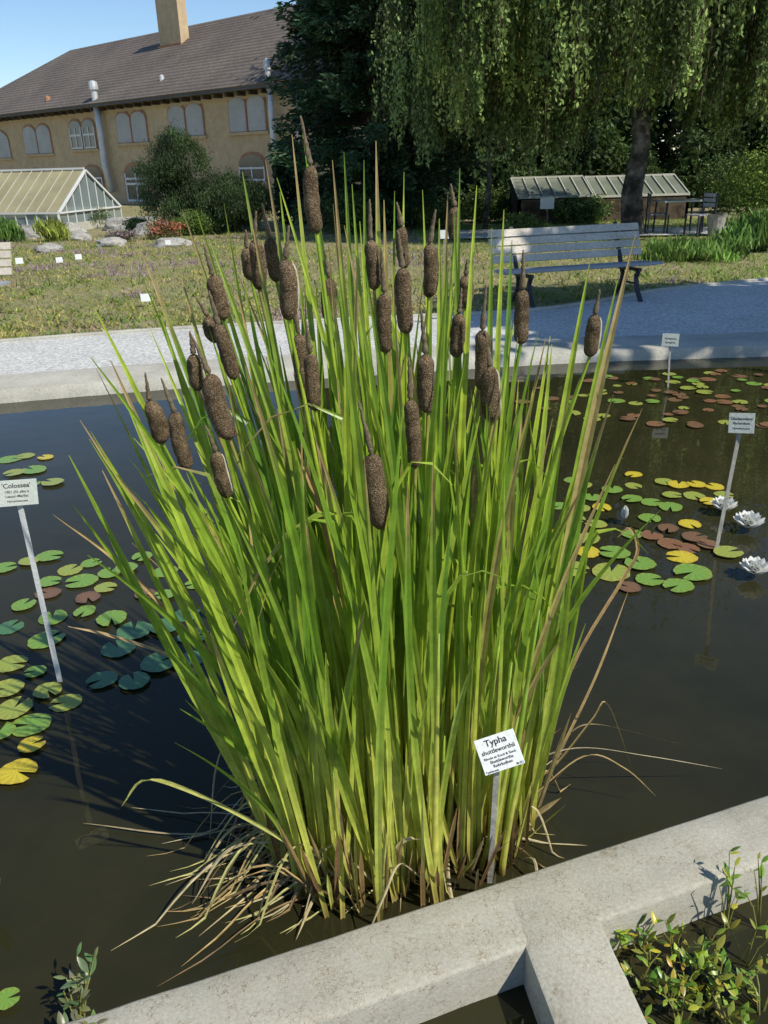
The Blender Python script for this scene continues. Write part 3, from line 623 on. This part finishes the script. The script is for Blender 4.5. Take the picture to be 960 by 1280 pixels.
for px,py,yc,w,lab in [(182,384,372,12,'small white label in the meadow left of the cattails'),(74,332,325,8,'tiny white label above the left purple patch'),(98,330,321,8,'tiny white label in the meadow right of the purple patch'),(24,338,326,9,'tiny white label at the far left of the meadow'),
   (555,330,293,13,'white square label behind the cattail tops'),(684,285,254,17,'bluish white label on a post behind the bench'),(510,272,252,9,'tiny white label under the conifer'),(210,310,303,7,'tiny white label at the rocks')]:
    b=at_g(px,py); c=at_y(px,yc,b.y); sign(lab,b,c,sc(w,c),sc(w*.8,c),0,None,stw=.015,group='small white bed labels',tagm=M_tagw)
# ---------------------------------------------------------------- lily pads
def padmesh(seed,c,edge):
    r_=random.Random(seed); vs=[];cc=[];fs=[]; ns=32; rings=[0,.3,.62,.9,1.0]; nh=.16+r_.random()*.12; ph=r_.random()*6
    for ri,r in enumerate(rings):
        for k in range(ns+1):
            a=nh+(2*math.pi-2*nh)*k/ns; rr=r*(1+.025*math.sin(a*5+ph)+.02*math.sin(a*11+ph*2))
            z=.004*math.sin(a*3+ph)*r+(.012*r**4*math.sin(a*2+ph)) ; vs.append((rr*math.cos(a),rr*math.sin(a),z*1.5))
            v=.86+.2*(k%3==0)-.05*r; e=max(0,(r-.55)/.45)**2
            q=mnoise.noise(Vector((rr*math.cos(a)*2+seed,rr*math.sin(a)*2,seed)))*.35
            f=min(1,max(0,e*.6+q)); cc.append(tuple((c[j]*(1-f)+edge[j]*f)*v for j in range(3)))
            if ri and k: b=(ri-1)*(ns+1)+k-1; fs.append((b,b+1,b+ns+2,b+ns+1))
    me=bpy.data.meshes.new('lily_pad'); me.from_pydata(vs,[],fs); me.update(); a_=me.color_attributes.new('Col','FLOAT_COLOR','POINT')
    a_.data.foreach_set('color',[x for c_ in cc for x in (*c_,1)]); me.materials.append(M_pad); me.polygons.foreach_set('use_smooth',[True]*len(me.polygons)); return me
PC={'green':((.2,.37,.06),(.28,.36,.06)),'olive':((.33,.4,.07),(.42,.38,.07)),'yellow':((.66,.54,.04),(.6,.38,.04)),'brown':((.22,.12,.06),(.16,.09,.05)),'dark':((.09,.22,.09),(.1,.2,.09)),'reddish':((.26,.12,.06),(.28,.18,.07))}  # dark pads carry the cattails' cast shadow in their colour
PM={k:[padmesh(i*7+len(k),*v) for i in range(4)] for k,v in PC.items()}
pcount=[0]
def pad(px,py,w,colr,where,group,P=None,rad=None):
    P=P or at_z(px,py,.004); rad=rad or sc(w*.92,P)/2; i=pcount[0]; pcount[0]+=1
    o=bpy.data.objects.new('lily_pad',random.choice(PM[colr])); colx.objects.link(o); o.location=(P.x,P.y,.004+.0022*(i%6)); o.rotation_euler=(U(-.012,.012),U(-.012,.012),U(0,6.28)); o.scale=(rad,rad*U(.88,1),rad*.8)
    nm_={'olive':'olive','dark':'shadow toned green'}.get(colr,colr)
    tag(o,f'{nm_} notched lily pad {where}','lily pad',group)
for x,y,w,c in [(12,574,34,'green'),(32,570,24,'olive'),(57,572,22,'yellow'),(42,588,36,'green'),(18,592,28,'olive'),(66,604,30,'olive'),(38,605,28,'green'),(8,612,28,'green')]: pad(x,y,w,c,'at the left edge level with the Colossea plate','lily pads farthest left')
for x,y,w,c in [(6,710,32,'green'),(62,696,36,'green'),(36,703,28,'olive'),(62,729,32,'green'),(88,712,34,'olive'),(114,704,28,'green'),(102,727,44,'green'),(137,717,32,'green'),(178,697,28,'green'),(158,712,32,'green'),(207,714,36,'green'),(235,708,28,'olive'),
  (60,742,36,'brown'),(110,748,34,'brown'),(106,766,32,'green'),(140,775,42,'green'),(12,784,38,'dark'),(66,772,40,'green'),(58,800,50,'green'),(182,744,32,'brown'),(206,745,30,'green'),(268,690,26,'olive'),(285,706,28,'green'),(245,730,30,'green'),(132,735,30,'olive'),(30,757,34,'green')]:
    pad(x,y,w,c,'in the middle left patch by the Colossea stake','lily pads of the left patch')
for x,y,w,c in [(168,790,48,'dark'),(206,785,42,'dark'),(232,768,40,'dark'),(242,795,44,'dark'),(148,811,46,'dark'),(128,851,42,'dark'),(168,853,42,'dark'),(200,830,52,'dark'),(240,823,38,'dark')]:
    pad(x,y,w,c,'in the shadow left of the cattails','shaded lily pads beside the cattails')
for x,y,w,c in [(14,830,44,'olive'),(44,840,30,'green'),(8,862,46,'olive'),(60,865,38,'olive'),(18,888,52,'olive'),(82,878,44,'olive'),(38,906,56,'green'),(0,915,40,'green')]:
    pad(x,y,w,c,'in the near left patch below the Colossea stake','near left lily pads')
pad(40,932,36,'yellow','upper of the two lone yellow ones at lower left','yellow lily pads at lower left'); pad(22,967,52,'yellow','lower and larger of the two lone ones at lower left','yellow lily pads at lower left'); pad(10,1252,34,'green','alone in the bottom left corner',None)
for x,y,w,c in [(715,600,22,'green'),(730,606,24,'olive'),(740,622,26,'green'),(792,594,24,'yellow'),(765,613,28,'green'),(752,636,28,'yellow'),(792,607,24,'olive'),(815,628,30,'green'),(812,648,30,'green'),(830,603,26,'olive'),(848,607,28,'yellow'),(870,607,26,'yellow'),(893,608,26,'yellow'),(868,620,30,'olive'),
   (838,634,32,'green'),(862,656,30,'yellow'),(888,628,28,'yellow'),(717,650,32,'olive'),(700,632,28,'green'),(745,655,30,'olive'),(700,668,34,'yellow'),(735,674,36,'olive'),(840,620,26,'olive'),(790,625,28,'green'),(905,618,26,'olive'),(725,635,28,'olive'),(790,668,30,'green'),(815,670,30,'reddish')]:
    pad(x,y,w,c,'in the upper half of the patch right of the cattails','lily pads right of the cattails, upper half')
for x,y,w,c in [(768,692,42,'green'),(800,706,42,'green'),(852,696,42,'yellow'),(764,715,54,'olive'),(812,725,38,'green'),(848,733,42,'green'),(866,717,50,'green'),(910,692,40,'olive'),(716,710,44,'olive'),(735,690,36,'yellow'),(838,680,34,'reddish'),(868,672,34,'brown'),(885,682,30,'reddish'),(835,662,30,'brown'),(860,685,32,'reddish'),(690,700,40,'olive'),(680,730,40,'green'),(786,735,32,'brown')]:
    pad(x,y,w,c,'in the lower half of the patch right of the cattails','lily pads right of the cattails, lower half')
cxp=at_z(885,496,0)
for i in range(130):
    a=U(0,6.28); rr=math.sqrt(U(0,1)); x=cxp.x+math.cos(a)*rr*1.45; y=cxp.y+math.sin(a)*rr*.8
    pad(0,0,0,random.choice(['reddish','olive','brown','brown','reddish','olive','green']),'in the far right patch around the small white label','lily pads of the far right patch',P=Vector((x,y,0)),rad=U(.035,.068))
# ---------------------------------------------------------------- water lilies
def waterlily(px,py,w,label,openness=1.):
    P=at_z(px,py,.05); P.z=.015; s=sc(w,P)/2; t=thing('water_lily',label,'flower',P,'white water lilies' if openness>.5 else None)
    mb=MB(Matrix.Translation(P))
    for ring,(n_,el,ln) in enumerate([(9,.3,1),(9,.65,.95),(8,.98,.85),(6,1.2,.66)]):
        if openness<.5: el=1.25+.06*ring; n_=5; ln=.95-.08*ring
        for k in range(n_):
            a=6.28*(k+.5*(ring%2))/n_+U(-.06,.06); D=Vector((math.cos(a)*math.cos(el),math.sin(a)*math.cos(el),math.sin(el))); up_=Vector((-math.cos(a)*math.sin(el),-math.sin(a)*math.sin(el),math.cos(el)))
            pts=[D*s*ln*q+up_*s*.28*(q*q)+Vector((0,0,.01)) for q in (0,.2,.45,.7,.88,1)]
            mb.blade(pts,s*.62*(1 if openness>.5 else .9),lambda t_:(.85,.85,.8),a+math.pi/2,0,fold=.25,wf=lambda q:(.45,.8,1,.85,.5,.08)[min(5,int(round(q*5)))])
    mb.build('petals',M_petal,t,smooth=True)
    if openness>.5:
        mb=MB(Matrix.Translation(P))
        for k in range(24):
            a=U(0,6.28); mb.blade([Vector((math.cos(a)*s*.05,math.sin(a)*s*.05,.01)),Vector((math.cos(a)*s*.14,math.sin(a)*s*.14,s*.25)),Vector((math.cos(a)*s*.18,math.sin(a)*s*.18,s*.45))],s*.06,lambda t_:(.75,.5,.05),a,0)
        mb.build('stamens',M_petal,t)
waterlily(905,632,38,'open white water lily left of the other two, beside the stake'); waterlily(936,653,44,'open white water lily in the middle of the three, right of the stake'); waterlily(944,710,44,'lowest open white water lily at the right edge')
waterlily(781,642,34,'closed white water lily bud standing among the right lily pads',0.)
# ---------------------------------------------------------------- cattails
c0=at_z(508,1040,0); CX,CY=c0.x,c0.y
clump=thing('cattail_clump','tall clump of green cattails with brown spikes growing in the pond','cattails',(CX,CY,0))
G1=(.24,.42,.035);G2=(.52,.64,.07);G3=(.10,.24,.03);YB=(.7,.7,.14);TAN=(.52,.37,.16);BR=(.22,.13,.06)
def lerp3(a,b,t): return tuple(a[i]*(1-t)+b[i]*t for i in range(3))
def reedcol(seed,brown=False):
    r_=random.Random(seed); g=lerp3(lerp3(G3,G1,r_.random()),G2,r_.random()**1.0*.95); tipb=r_.random()<.25 or brown; yb=r_.random(); lim=.05+.12*r_.random()
    dead=r_.random()<.03
    if dead: g=lerp3(TAN,G2,.5*r_.random())
    def f(t):
        c=lerp3(lerp3(YB,g,.3*yb),g,min(1,max(0,(t-.2)/.4)))
        if t<lim: c=lerp3(TAN if yb>.35 else BR,c,t/lim)
        if tipb and t>.86: c=lerp3(c,TAN,min(1,(t-.86)/.08))
        return c
    return f
SP=[(388,207,396,292,2.05,0),(463,300,468,362,2.0,0),(502,283,506,335,2.15,0),(568,258,568,303,2.3,0),(537,305,536,372,2.1,0),(503,335,508,417,1.85,0),(357,324,361,400,1.9,1),(318,300,324,362,2.1,0),(337,297,346,352,2.15,0),
(266,344,280,400,2.05,0),(260,395,272,428,2.25,0),(273,406,293,474,1.95,0),(262,468,287,549,1.8,0),(242,443,248,488,2.1,1),(187,501,203,554,2.05,0),(218,515,235,586,1.95,0),(270,565,285,622,1.95,1),
(374,418,383,500,1.95,0),(388,442,394,513,1.9,0),(480,367,482,441,2.0,0),(411,347,413,402,2.15,0),(574,392,570,447,2.05,0),(603,413,602,487,1.9,0),(532,443,535,516,1.85,0),(513,500,519,584,1.8,0),(465,568,480,661,1.62,0),(612,458,616,527,1.9,1),
(653,362,651,430,1.95,0),(744,393,737,446,2.1,1),(308,310,314,350,2.3,0),(582,345,581,385,2.35,0)]
SP=[(a,b,c,d,Y-(.1 if Y>1.7 else .03),s) for a,b,c,d,Y,s in SP]
def blocks(pts,frac):
    """thin out leaves that would cross right in front of a spike or of the label"""
    for p in pts[4:]:
        x,y,z=proj(p)
        if 590<x<660 and 903<y<1060 and p[1]<fy_lab+.02: return True
        for a,b,c,d,Y,s in SP:
            if b-4<y<d+4:
                xm=a+(c-a)*(y-b)/(d-b)
                if abs(x-xm)<11 and p[1]<Y and random.random()<frac: return True
    return False
def dense(pts):
    o=[]
    for a,b in zip(pts,pts[1:]):
        a=Vector(a);b=Vector(b)
        for k in range(3): o.append(a.lerp(b,k/3))
    return o+[Vector(pts[-1])]
def basept(rs=1.):
    while True:
        x,y=U(-1,1),U(-1,1)
        if x*x+y*y<1: break
    return CX+x*.38*rs,CY+y*.26*rs+x*.07,x,y
bl=[]; i=0; made=0; sbx=[]
while made<400:
    i+=1
    if made%3!=1 or not sbx: bx,by,x,y=basept(); sbx.append((bx,by,x,y)); sbx=sbx[-3:]
    else:   # leaves of one shoot share a base
        bx,by,x,y=sbx[-1]; bx+=U(-.012,.012); by+=U(-.012,.012)
    if made%3==0: by-=abs(y)*.08
    dx=(x*.33 if x<0 else x*.20)*U(.1,1.25)+random.gauss(0,.075)-.03; dx=max(-.38,min(.24,dx)); dy=y*.2*U(.2,1.2)+random.gauss(0,.07)
    h=U(.7,1.0)*(1.68-.3*abs(x)**1.5-(.12 if x>.3 else 0))*(1 if random.random()<.75 else U(.4,.85))
    if abs(x)<.45 and random.random()<.06: h=U(1.65,1.82); dx*=.5
    pw=U(1.3,2.6); bow=random.gauss(0,.03); bow2=random.gauss(0,.03); pts=[]; n=18
    kink=random.random()<.07; tk=U(.72,.9); ka=math.copysign(1,dx)*U(.4,.9)
    for k in range(n):
        t=k/(n-1); tt=min(t,tk) if kink else t
        p=[bx+dx*tt**pw+bow*math.sin(3.1*tt),by+dy*tt**pw+bow2*math.sin(3.1*tt),-.03+(h+.03)*tt]
        if kink and t>tk: e=(t-tk)*h; p[0]+=e*ka; p[2]+=e*.55-e*e*3.2
        pts.append(tuple(p))
    if blocks(dense(pts),.5): continue
    X0,Y0,_=proj(pts[-1])
    if X0<130 and Y0<400: continue
    if X0>690 and Y0<290: continue
    bl.append((by-h*.05,pts,U(.0125,.0205),i,U(-.7,.7),U(-1.0,1.0))); made+=1
tips=[(365,168,2.15,440,1000),(378,162,2.1,470,1020),(470,176,2.1,490,1010),(480,250,2.0,500,1040),(596,232,2.0,560,1030),(630,262,2.1,600,1010),(795,292,2.05,660,1030),(737,330,2.0,640,1020),(118,385,2.2,330,960),(120,460,2.1,340,980),(100,525,1.95,330,1000),(228,262,2.25,400,960),(178,318,2.2,380,970),(245,262,2.2,420,970),(332,200,2.2,430,980),(303,215,2.15,420,1010),(430,190,2.3,470,970),(560,240,2.2,540,980),(690,430,2.0,640,1040),(740,570,1.95,660,1040),(755,470,2.2,650,980),(540,290,2.1,530,1000),(280,255,2.1,390,1000),(772,350,2.1,655,1000),(200,390,2.1,370,990),(640,300,2.0,610,1040),(575,210,2.15,560,980),(505,215,2.2,500,990),(455,200,2.15,470,990),(395,240,2.1,450,1000),(350,240,2.1,430,1000),(175,340,2.2,365,960),
(262,300,1.9,480,1090),(560,330,1.75,540,1110),(410,300,1.85,470,1100),(640,400,1.8,590,1080),(330,420,1.8,460,1110),(600,520,1.7,500,1120),(250,640,1.7,440,1110),(700,560,1.8,620,1075),(222,330,2.0,380,1020),(310,250,2.0,430,1040),(615,285,1.95,600,1050),(440,230,1.95,490,1050)]
for j,(px,py,Y,bpx,bpy_) in enumerate(tips):
    T=at_y(px,py,Y); Bp=at_z(bpx,bpy_,0); n=19
    for tr in range(6):
        pw=U(1.2,1.9); pts=[]
        for k in range(n):
            t=k/(n-1); pts.append((Bp.x+(T.x-Bp.x)*t**pw,Bp.y+(T.y-Bp.y)*t**pw,-.03+(T.z+.03)*t))
        if not blocks(dense(pts),.6): break
    bl.append((-9,pts,U(.0155,.0215),1000+j,U(-.4,.4),U(-.6,.6)))
bl.sort(key=lambda b:b[0])
mass=MB()
for k,(key,pts,w,sd,an,tw) in enumerate(bl):
    if k<98:
        mb=MB(); mb.blade(pts,w,reedcol(sd),an,tw); mb.build('leaf',M_reed,clump,smooth=False)
    else: mass.blade(pts,w,reedcol(sd),an,tw)
mass_o=mass.build('leaf_mass',M_reed,clump); mass_o['kind']='stuff'
# pale sheathed lower stalks of leafy shoots
for k in range(46):
    bx,by,x,y=basept(.97); by-=.03; h=U(.45,.95); ex,ey=x*U(.02,.12),y*.06+U(-.03,.03)
    c1=lerp3((.72,.7,.16),(.4,.55,.08),random.random()); mb=MB()
    mb.tube([(bx+ex*t**1.4,by+ey*t**1.4,-.03+h*t) for t in (0,.15,.3,.5,.7,.85,1)],[.0095,.0092,.0085,.0075,.006,.0045,.002],7,c=lambda t,c1=c1:lerp3(TAN,c1,min(1,t/.12)) if t<.12 else lerp3(c1,G1,max(0,t-.4)))
    mb.build('shoot',M_reed,clump,smooth=True)
for j,(x0,y0,x1,y1,Y,seam) in enumerate(SP):
    T=at_y(x0,y0,Y); B_=at_y(x1,y1,Y+.02); ax=(T-B_); Ls=ax.length; ax.normalize()
    x=(B_.x-CX); x=max(-.85,min(.7,x)); bx=CX+x*.38; by=CY+(Y-1.9)*.5+U(-.08,.08)
    P0=Vector((bx,by,-.03)); mb=MB(); pts=[]
    for k in range(13):
        t=k/12
        pts.append(Vector((bx+(B_.x-bx)*t**1.5,by+(B_.y-by)*t**1.5,P0.z+(B_.z-P0.z)*t)))
    mb.tube(pts+[B_+ax*.02],[.0068-.003*k/13 for k in range(14)],6,c=reedcol(j*3+5)); st_=mb.build('stem',M_reed,clump,smooth=True)
    wpx={25:31,12:26,6:24,5:21,0:19,23:22,22:20,26:24,14:23,15:20,1:18,2:15,3:13,8:17,9:20}.get(j,19)
    rr=sc(wpx,B_)/2*U(.97,1.05)
    mb=MB(); side=ax.cross(Vector((0,1,0))).normalized(); bend=U(-.006,.006)
    tt_=[0,.012,.04,.09,.14,.19,.25,.31,.37,.43,.5,.56,.62,.68,.74,.79,.84,.89,.93,.965,.988,1]; nn=len(tt_)-1
    vs=[];fs=[]; edg=rr/Ls*1.2; ns=20
    def cap_(q): return math.sqrt(max(0,1-(1-min(1,q/edg))**2))
    a_=side; b_=ax.cross(side); pp=[];rs=[]
    for i_,t in enumerate(tt_):
        c_=B_+ax*Ls*t+side*bend*math.sin(3.14*t); r_=rr*max(.1,cap_(t)*cap_(1-t))*(1-.12*abs(t-.45)**1.3*2); pp.append(c_); rs.append(r_)
        for k in range(ns):
            an=6.28318*k/ns; dv=a_*math.cos(an)+b_*math.sin(an); q=c_+dv*r_
            vs.append(q+dv*(mnoise.noise(q*55)*.0022+mnoise.noise(q*150)*.0012)*min(1,r_/rr))
            if i_: k2=(k+1)%ns; fs.append(((i_-1)*ns+k,(i_-1)*ns+k2,i_*ns+k2,i_*ns+k))
    fs.append(tuple(range(ns))[::-1]); fs.append(tuple(len(vs)-ns+k for k in range(ns))); mb.add(vs,fs)
    if seam:
        fv=(CAM-B_).normalized(); sd=ax.cross(fv).normalized(); off=(sd*.93+fv*.36).normalized()
        if off.x<0: off=(-sd*.93+fv*.36).normalized()
        mb.tube([pp[k]+off*rs[k]*.97 for k in range(3,nn-2)],[.001+.0026*math.sin(math.pi*tt_[k]) for k in range(3,nn-2)],6,mi=1)
    mb.build('flower_spike',[M_felt,M_fluff],st_,smooth=True)
    mb=MB(); tl=Ls*U(.5,.78); m_=16; tp=[T+ax*(tl*k/m_)+side*(bend*k*.15+U(-.0008,.0008)) for k in range(m_+1)]
    mb.tube([T-ax*.01]+tp,[.004]+[.0072*(1-.72*k/m_)*U(.78,1.22) if 0<k<m_ else .0015 for k in range(m_+1)],8); mb.build('pollen_tip',M_tip,st_,smooth=True)
def crv(cp,n=22):
    P=[at_y(*c) if c[2]>0 else at_z(c[0],c[1],-c[2]) for c in cp]; P=[P[0]*2-P[1]]+P+[P[-1]*2-P[-2]]; out=[]
    m=len(P)-3
    for k in range(n):
        s=k/(n-1)*m; i=min(m-1,int(s)); t=s-i; a,b,c,d=P[i:i+4]
        out.append(.5*((2*b)+(c-a)*t+(2*a-5*b+4*c-d)*t*t+(3*b-a-3*c+d)*t**3))
    return out
DRY=[([(375,960,1.95),(330,880,1.95),(245,800,1.95),(150,705,1.95),(66,643,1.95)],TAN,.012),
([(330,950,2.0),(280,870,2.0),(215,822,2.05),(140,795,2.1),(85,783,2.1)],(.55,.4,.2),.010),
([(470,1135,1.62),(400,1080,1.6),(320,1030,1.6),(235,988,1.6),(180,975,1.62),(152,1008,1.62)],(.5,.5,.14),.010),
([(380,1010,-.01),(250,1042,-.012),(104,1029,-.012)],(.5,.4,.22),.006),
([(640,960,1.9),(720,935,1.9),(810,945,1.95),(903,961,2.0)],(.55,.47,.3),.004),
([(660,1000,1.85),(730,945,1.9),(780,960,1.9),(820,995,1.9)],TAN,.005),
([(680,960,1.95),(715,835,2.0),(775,730,2.05),(797,690,2.05),(788,660,2.05),(772,672,2.05)],(.5,.33,.15),.010),
([(655,1040,1.9),(700,940,1.95),(745,845,2.0),(785,740,2.05)],TAN,.009),
([(560,1060,1.75),(562,1110,1.62),(580,1185,1.52),(597,1268,1.42)],(.62,.52,.3),.010),
([(640,1080,1.7),(668,1075,1.66),(668,1130,1.6),(645,1200,1.5),(632,1262,1.42)],(.58,.5,.3),.008),
([(640,1060,1.8),(690,1085,1.7),(730,1145,1.6),(770,1225,1.5)],(.55,.45,.26),.008),
([(640,990,1.9),(690,960,1.9),(740,900,1.9),(760,880,1.92),(790,960,1.95)],TAN,.006),
([(700,930,2.0),(740,905,2.0),(850,930,2.0)],(.45,.33,.18),.004),
([(420,1100,1.65),(380,1060,1.65),(290,1060,1.65),(240,1130,-.01)],(.6,.5,.28),.008),
([(480,1120,1.6),(440,1080,1.6),(400,1110,1.6),(370,1175,-.01)],(.58,.48,.26),.009),
([(510,1060,1.7),(440,1048,1.62),(380,1075,1.6),(320,1100,-.02)],(.58,.54,.2),.008),
([(330,980,1.95),(290,930,1.95),(270,960,1.95),(262,1050,-.02)],(.5,.4,.22),.006),
([(420,940,1.8),(330,880,1.8),(300,890,1.8),(285,960,1.8)],TAN,.009),
([(430,760,1.65),(400,640,1.7),(372,560,1.75)],(.5,.3,.12),.010),
([(470,1125,1.6),(500,1055,1.58),(540,1050,1.58)],(.65,.56,.32),.010),
([(530,1100,1.6),(500,1080,1.56),(480,1120,1.5),(455,1180,1.46)],(.6,.5,.28),.007),
([(410,1120,1.62),(380,1040,1.62),(330,900,1.7),(300,800,1.75)],(.5,.36,.16),.012)]
for cp,c,w in DRY:
    mb=MB(); mb.blade(crv(cp),w,lambda t,cc=c:lerp3(tuple(q*.8 for q in cc),cc,t),U(-.6,.6),U(-1.5,1.5),fold=.3); mb.build('dry_leaf',M_dry,clump)
lit=MB()
for i in range(170):
    bx,by,x,y=basept(1.05); a=math.atan2(y,x)+random.gauss(0,.5)
    if random.random()<.45: a=U(2.7,4.1); bx=CX-abs(bx-CX)
    Lh=U(.12,.48); h=U(.02,.24); kx,ky=math.cos(a),math.sin(a); c=random.choice([TAN,(.6,.5,.28),(.58,.5,.3),(.3,.2,.1),(.55,.52,.2)]); pts=[]
    for k in range(11):
        t=k/10; pts.append((bx+kx*Lh*t**1.3,by+ky*Lh*t**1.3,max(.004+.003*(i%3),-.01+h*math.sin(min(1,t*1.25)*3.0)*(1 if t<.85 else .5))))
    q=Vector(pts[-1]); 
    if (q-A).dot(wn)>-.02: continue
    lit.blade(pts,U(.004,.009),lambda t,c=c:c,U(0,3),U(-2,2),fold=.3)
for i in range(220):
    bx,by,x,y=basept(1.02); h=U(.12,.5); c=random.choice([TAN,BR,(.5,.38,.18),(.3,.2,.08),(.55,.52,.16),(.6,.6,.14)]); ex,ey=x*U(0,.14)+U(-.04,.04),y*.08+U(-.03,.03)
    lit.blade([(bx+ex*t,by+ey*t,-.03+h*t) for t in (0,.25,.5,.75,1)],U(.009,.016),lambda t,c=c:c,U(0,3),U(-1,1))
lo=lit.build('dead_leaf_litter',M_dry,clump); lo['kind']='stuff'
# ---------------------------------------------------------------- foreground plants
def ovalplant(px,py,z0,hmax,nst,label,cols_,ls=.022,group=None,spread=.05,name='pond_plant',lf=(2,4)):
    P=at_z(px,py,z0); t=thing(name,label,'plant',P,group); st=MB(); lv=MB()
    for k in range(nst):
        a=U(0,6.28); h=hmax*U(.5,1); s_=U(.2,1)*spread; e=P+Vector((math.cos(a)*s_,math.sin(a)*s_,h)); m=P.lerp(e,.5)+Vector((0,0,.01))
        st.tube([P-Vector((0,0,.03)),m,e],[.0024,.002,.001],5,c=(.34,.34,.1))
        for j in range(random.randint(*lf)):
            q=P.lerp(e,U(.45,1)) if j else e; b=U(0,6.28); l=ls*U(.55,1.3); c=random.choice(cols_); c=tuple(v*U(.75,1.2) for v in c)
            D=Vector((math.cos(b),math.sin(b),U(.2,1.8))).normalized()
            lv.blade([q+D*l*2.3*s2+Vector((0,0,-.15*l*s2*s2)) for s2 in (0,.15,.35,.6,.82,1)],l*.8,lambda t_,c=c:c,b+math.pi/2,0,fold=.12,wf=lambda q2:(.1,.6,1,.95,.55,.05)[min(5,int(round(q2*5)))])
    st.build('stem',M_reed,t); lv.build('leaves',M_reed,t,smooth=True)
GY=[(.24,.4,.05),(.36,.48,.07),(.18,.33,.05),(.7,.58,.06),(.5,.54,.08)]
FPL=[(765,1195,.06,'yellow tinged pond plant where branch wall meets main wall'),(800,1185,.09,'pond plant with a dark twig against the wall face'),(842,1190,.08,'leafy pond plant below the wall, third from the branch wall'),(870,1218,.07,'pond plant with yellowing leaves in the middle of the right basin'),
(798,1228,.06,'low pond plant beside the branch wall'),(838,1250,.07,'dense pond plant near the bottom centre of the right basin'),(880,1265,.05,'sprawling pond plant in the lower right basin'),(908,1160,.16,'tall thin pond plant left of the one leaning on the wall'),
(950,1160,.17,'tall pond plant leaning on the wall at the right edge'),(918,1245,.05,'low pond plant in front of the right edge group'),(952,1268,.07,'pond plant with yellow leaf in the bottom right corner'),(788,1268,.07,'pond plant at the bottom edge next to the branch wall'),(850,1285,.06,'pond plant cut by the bottom edge'),(908,1288,.06,'pond plant cut by the bottom edge, right of the middle'),(932,1205,.08,'small leafy pond plant close to the right edge'),
(815,1208,.05,'bright pond plant between the branch wall and the twig plant'),(858,1240,.05,'small pond plant just behind the dense one'),(896,1225,.06,'yellow green pond plant right of the basin middle')]
for px,py,h,lab in FPL: ovalplant(px,py,0,h*1.35,random.randint(4,7),lab,GY,ls=.0145,group='small leafy plants in the right basin',spread=.07,lf=(2,4))
ovalplant(100,1290,.02,.16,9,'small pale leafy herb before the left end of the pond wall',[(.22,.29,.13),(.33,.34,.16),(.18,.25,.1)],ls=.016,spread=.09,name='leafy_herb',lf=(5,8))
ovalplant(150,1312,.02,.1,7,'low pale herb tucked against the bottom left of the wall',[(.22,.29,.13),(.33,.34,.16)],ls=.014,spread=.06,name='leafy_herb',lf=(4,7))
P=at_z(-12,1150,0); t=thing('arrow_plant','broad green leaf plant poking in at the left edge','plant',P); mb=MB()
for a,l in ((.3,.13),(1.2,.1),(-.5,.09),(2.,.12)):
    mb.blade([P+Vector((math.cos(a)*.05*s_,math.sin(a)*.05*s_,l*s_)) for s_ in (0,.2,.4,.6,.8,1)],.024,lambda t_:(.15,.28,.05),a+1.5,.4,wf=lambda q:(.2,.3,.6,1,.8,.05)[min(5,int(round(q*5)))])
mb.build('leaves',M_reed,t)
# ---------------------------------------------------------------- light, world, camera
el=math.asin(ts.z); az=math.atan2(ts.x,ts.y)
w=bpy.data.worlds.new('World'); scene.world=w; w.use_nodes=True; nt=w.node_tree; bg=nt.nodes['Background']
sk=nt.nodes.new('ShaderNodeTexSky'); sk.sky_type='NISHITA'; sk.sun_disc=False; sk.sun_elevation=el; sk.sun_rotation=az; sk.air_density=1.; sk.dust_density=.0; sk.ozone_density=5.5
nt.links.new(sk.outputs[0],bg.inputs[0]); bg.inputs[1].default_value=.13
sl=bpy.data.lights.new('sun','SUN'); sl.energy=5.0; sl.angle=R(.5); sl.color=(1,.95,.84); so=bpy.data.objects.new('sun',sl); colx.objects.link(so); so.rotation_euler=ts.to_track_quat('Z','Y').to_euler(); so.location=(5,-5,10)
cd=bpy.data.cameras.new('camera'); co_=bpy.data.objects.new('camera',cd); colx.objects.link(co_); co_.matrix_world=Matrix.Translation(CAM)@ROT.to_4x4()
cd.sensor_fit='VERTICAL'; cd.sensor_height=24; cd.lens=F/1280*24; cd.clip_start=.05; cd.clip_end=1500; scene.camera=co_
scene.view_settings.view_transform='Standard'; scene.view_settings.look='None'; scene.view_settings.exposure=0
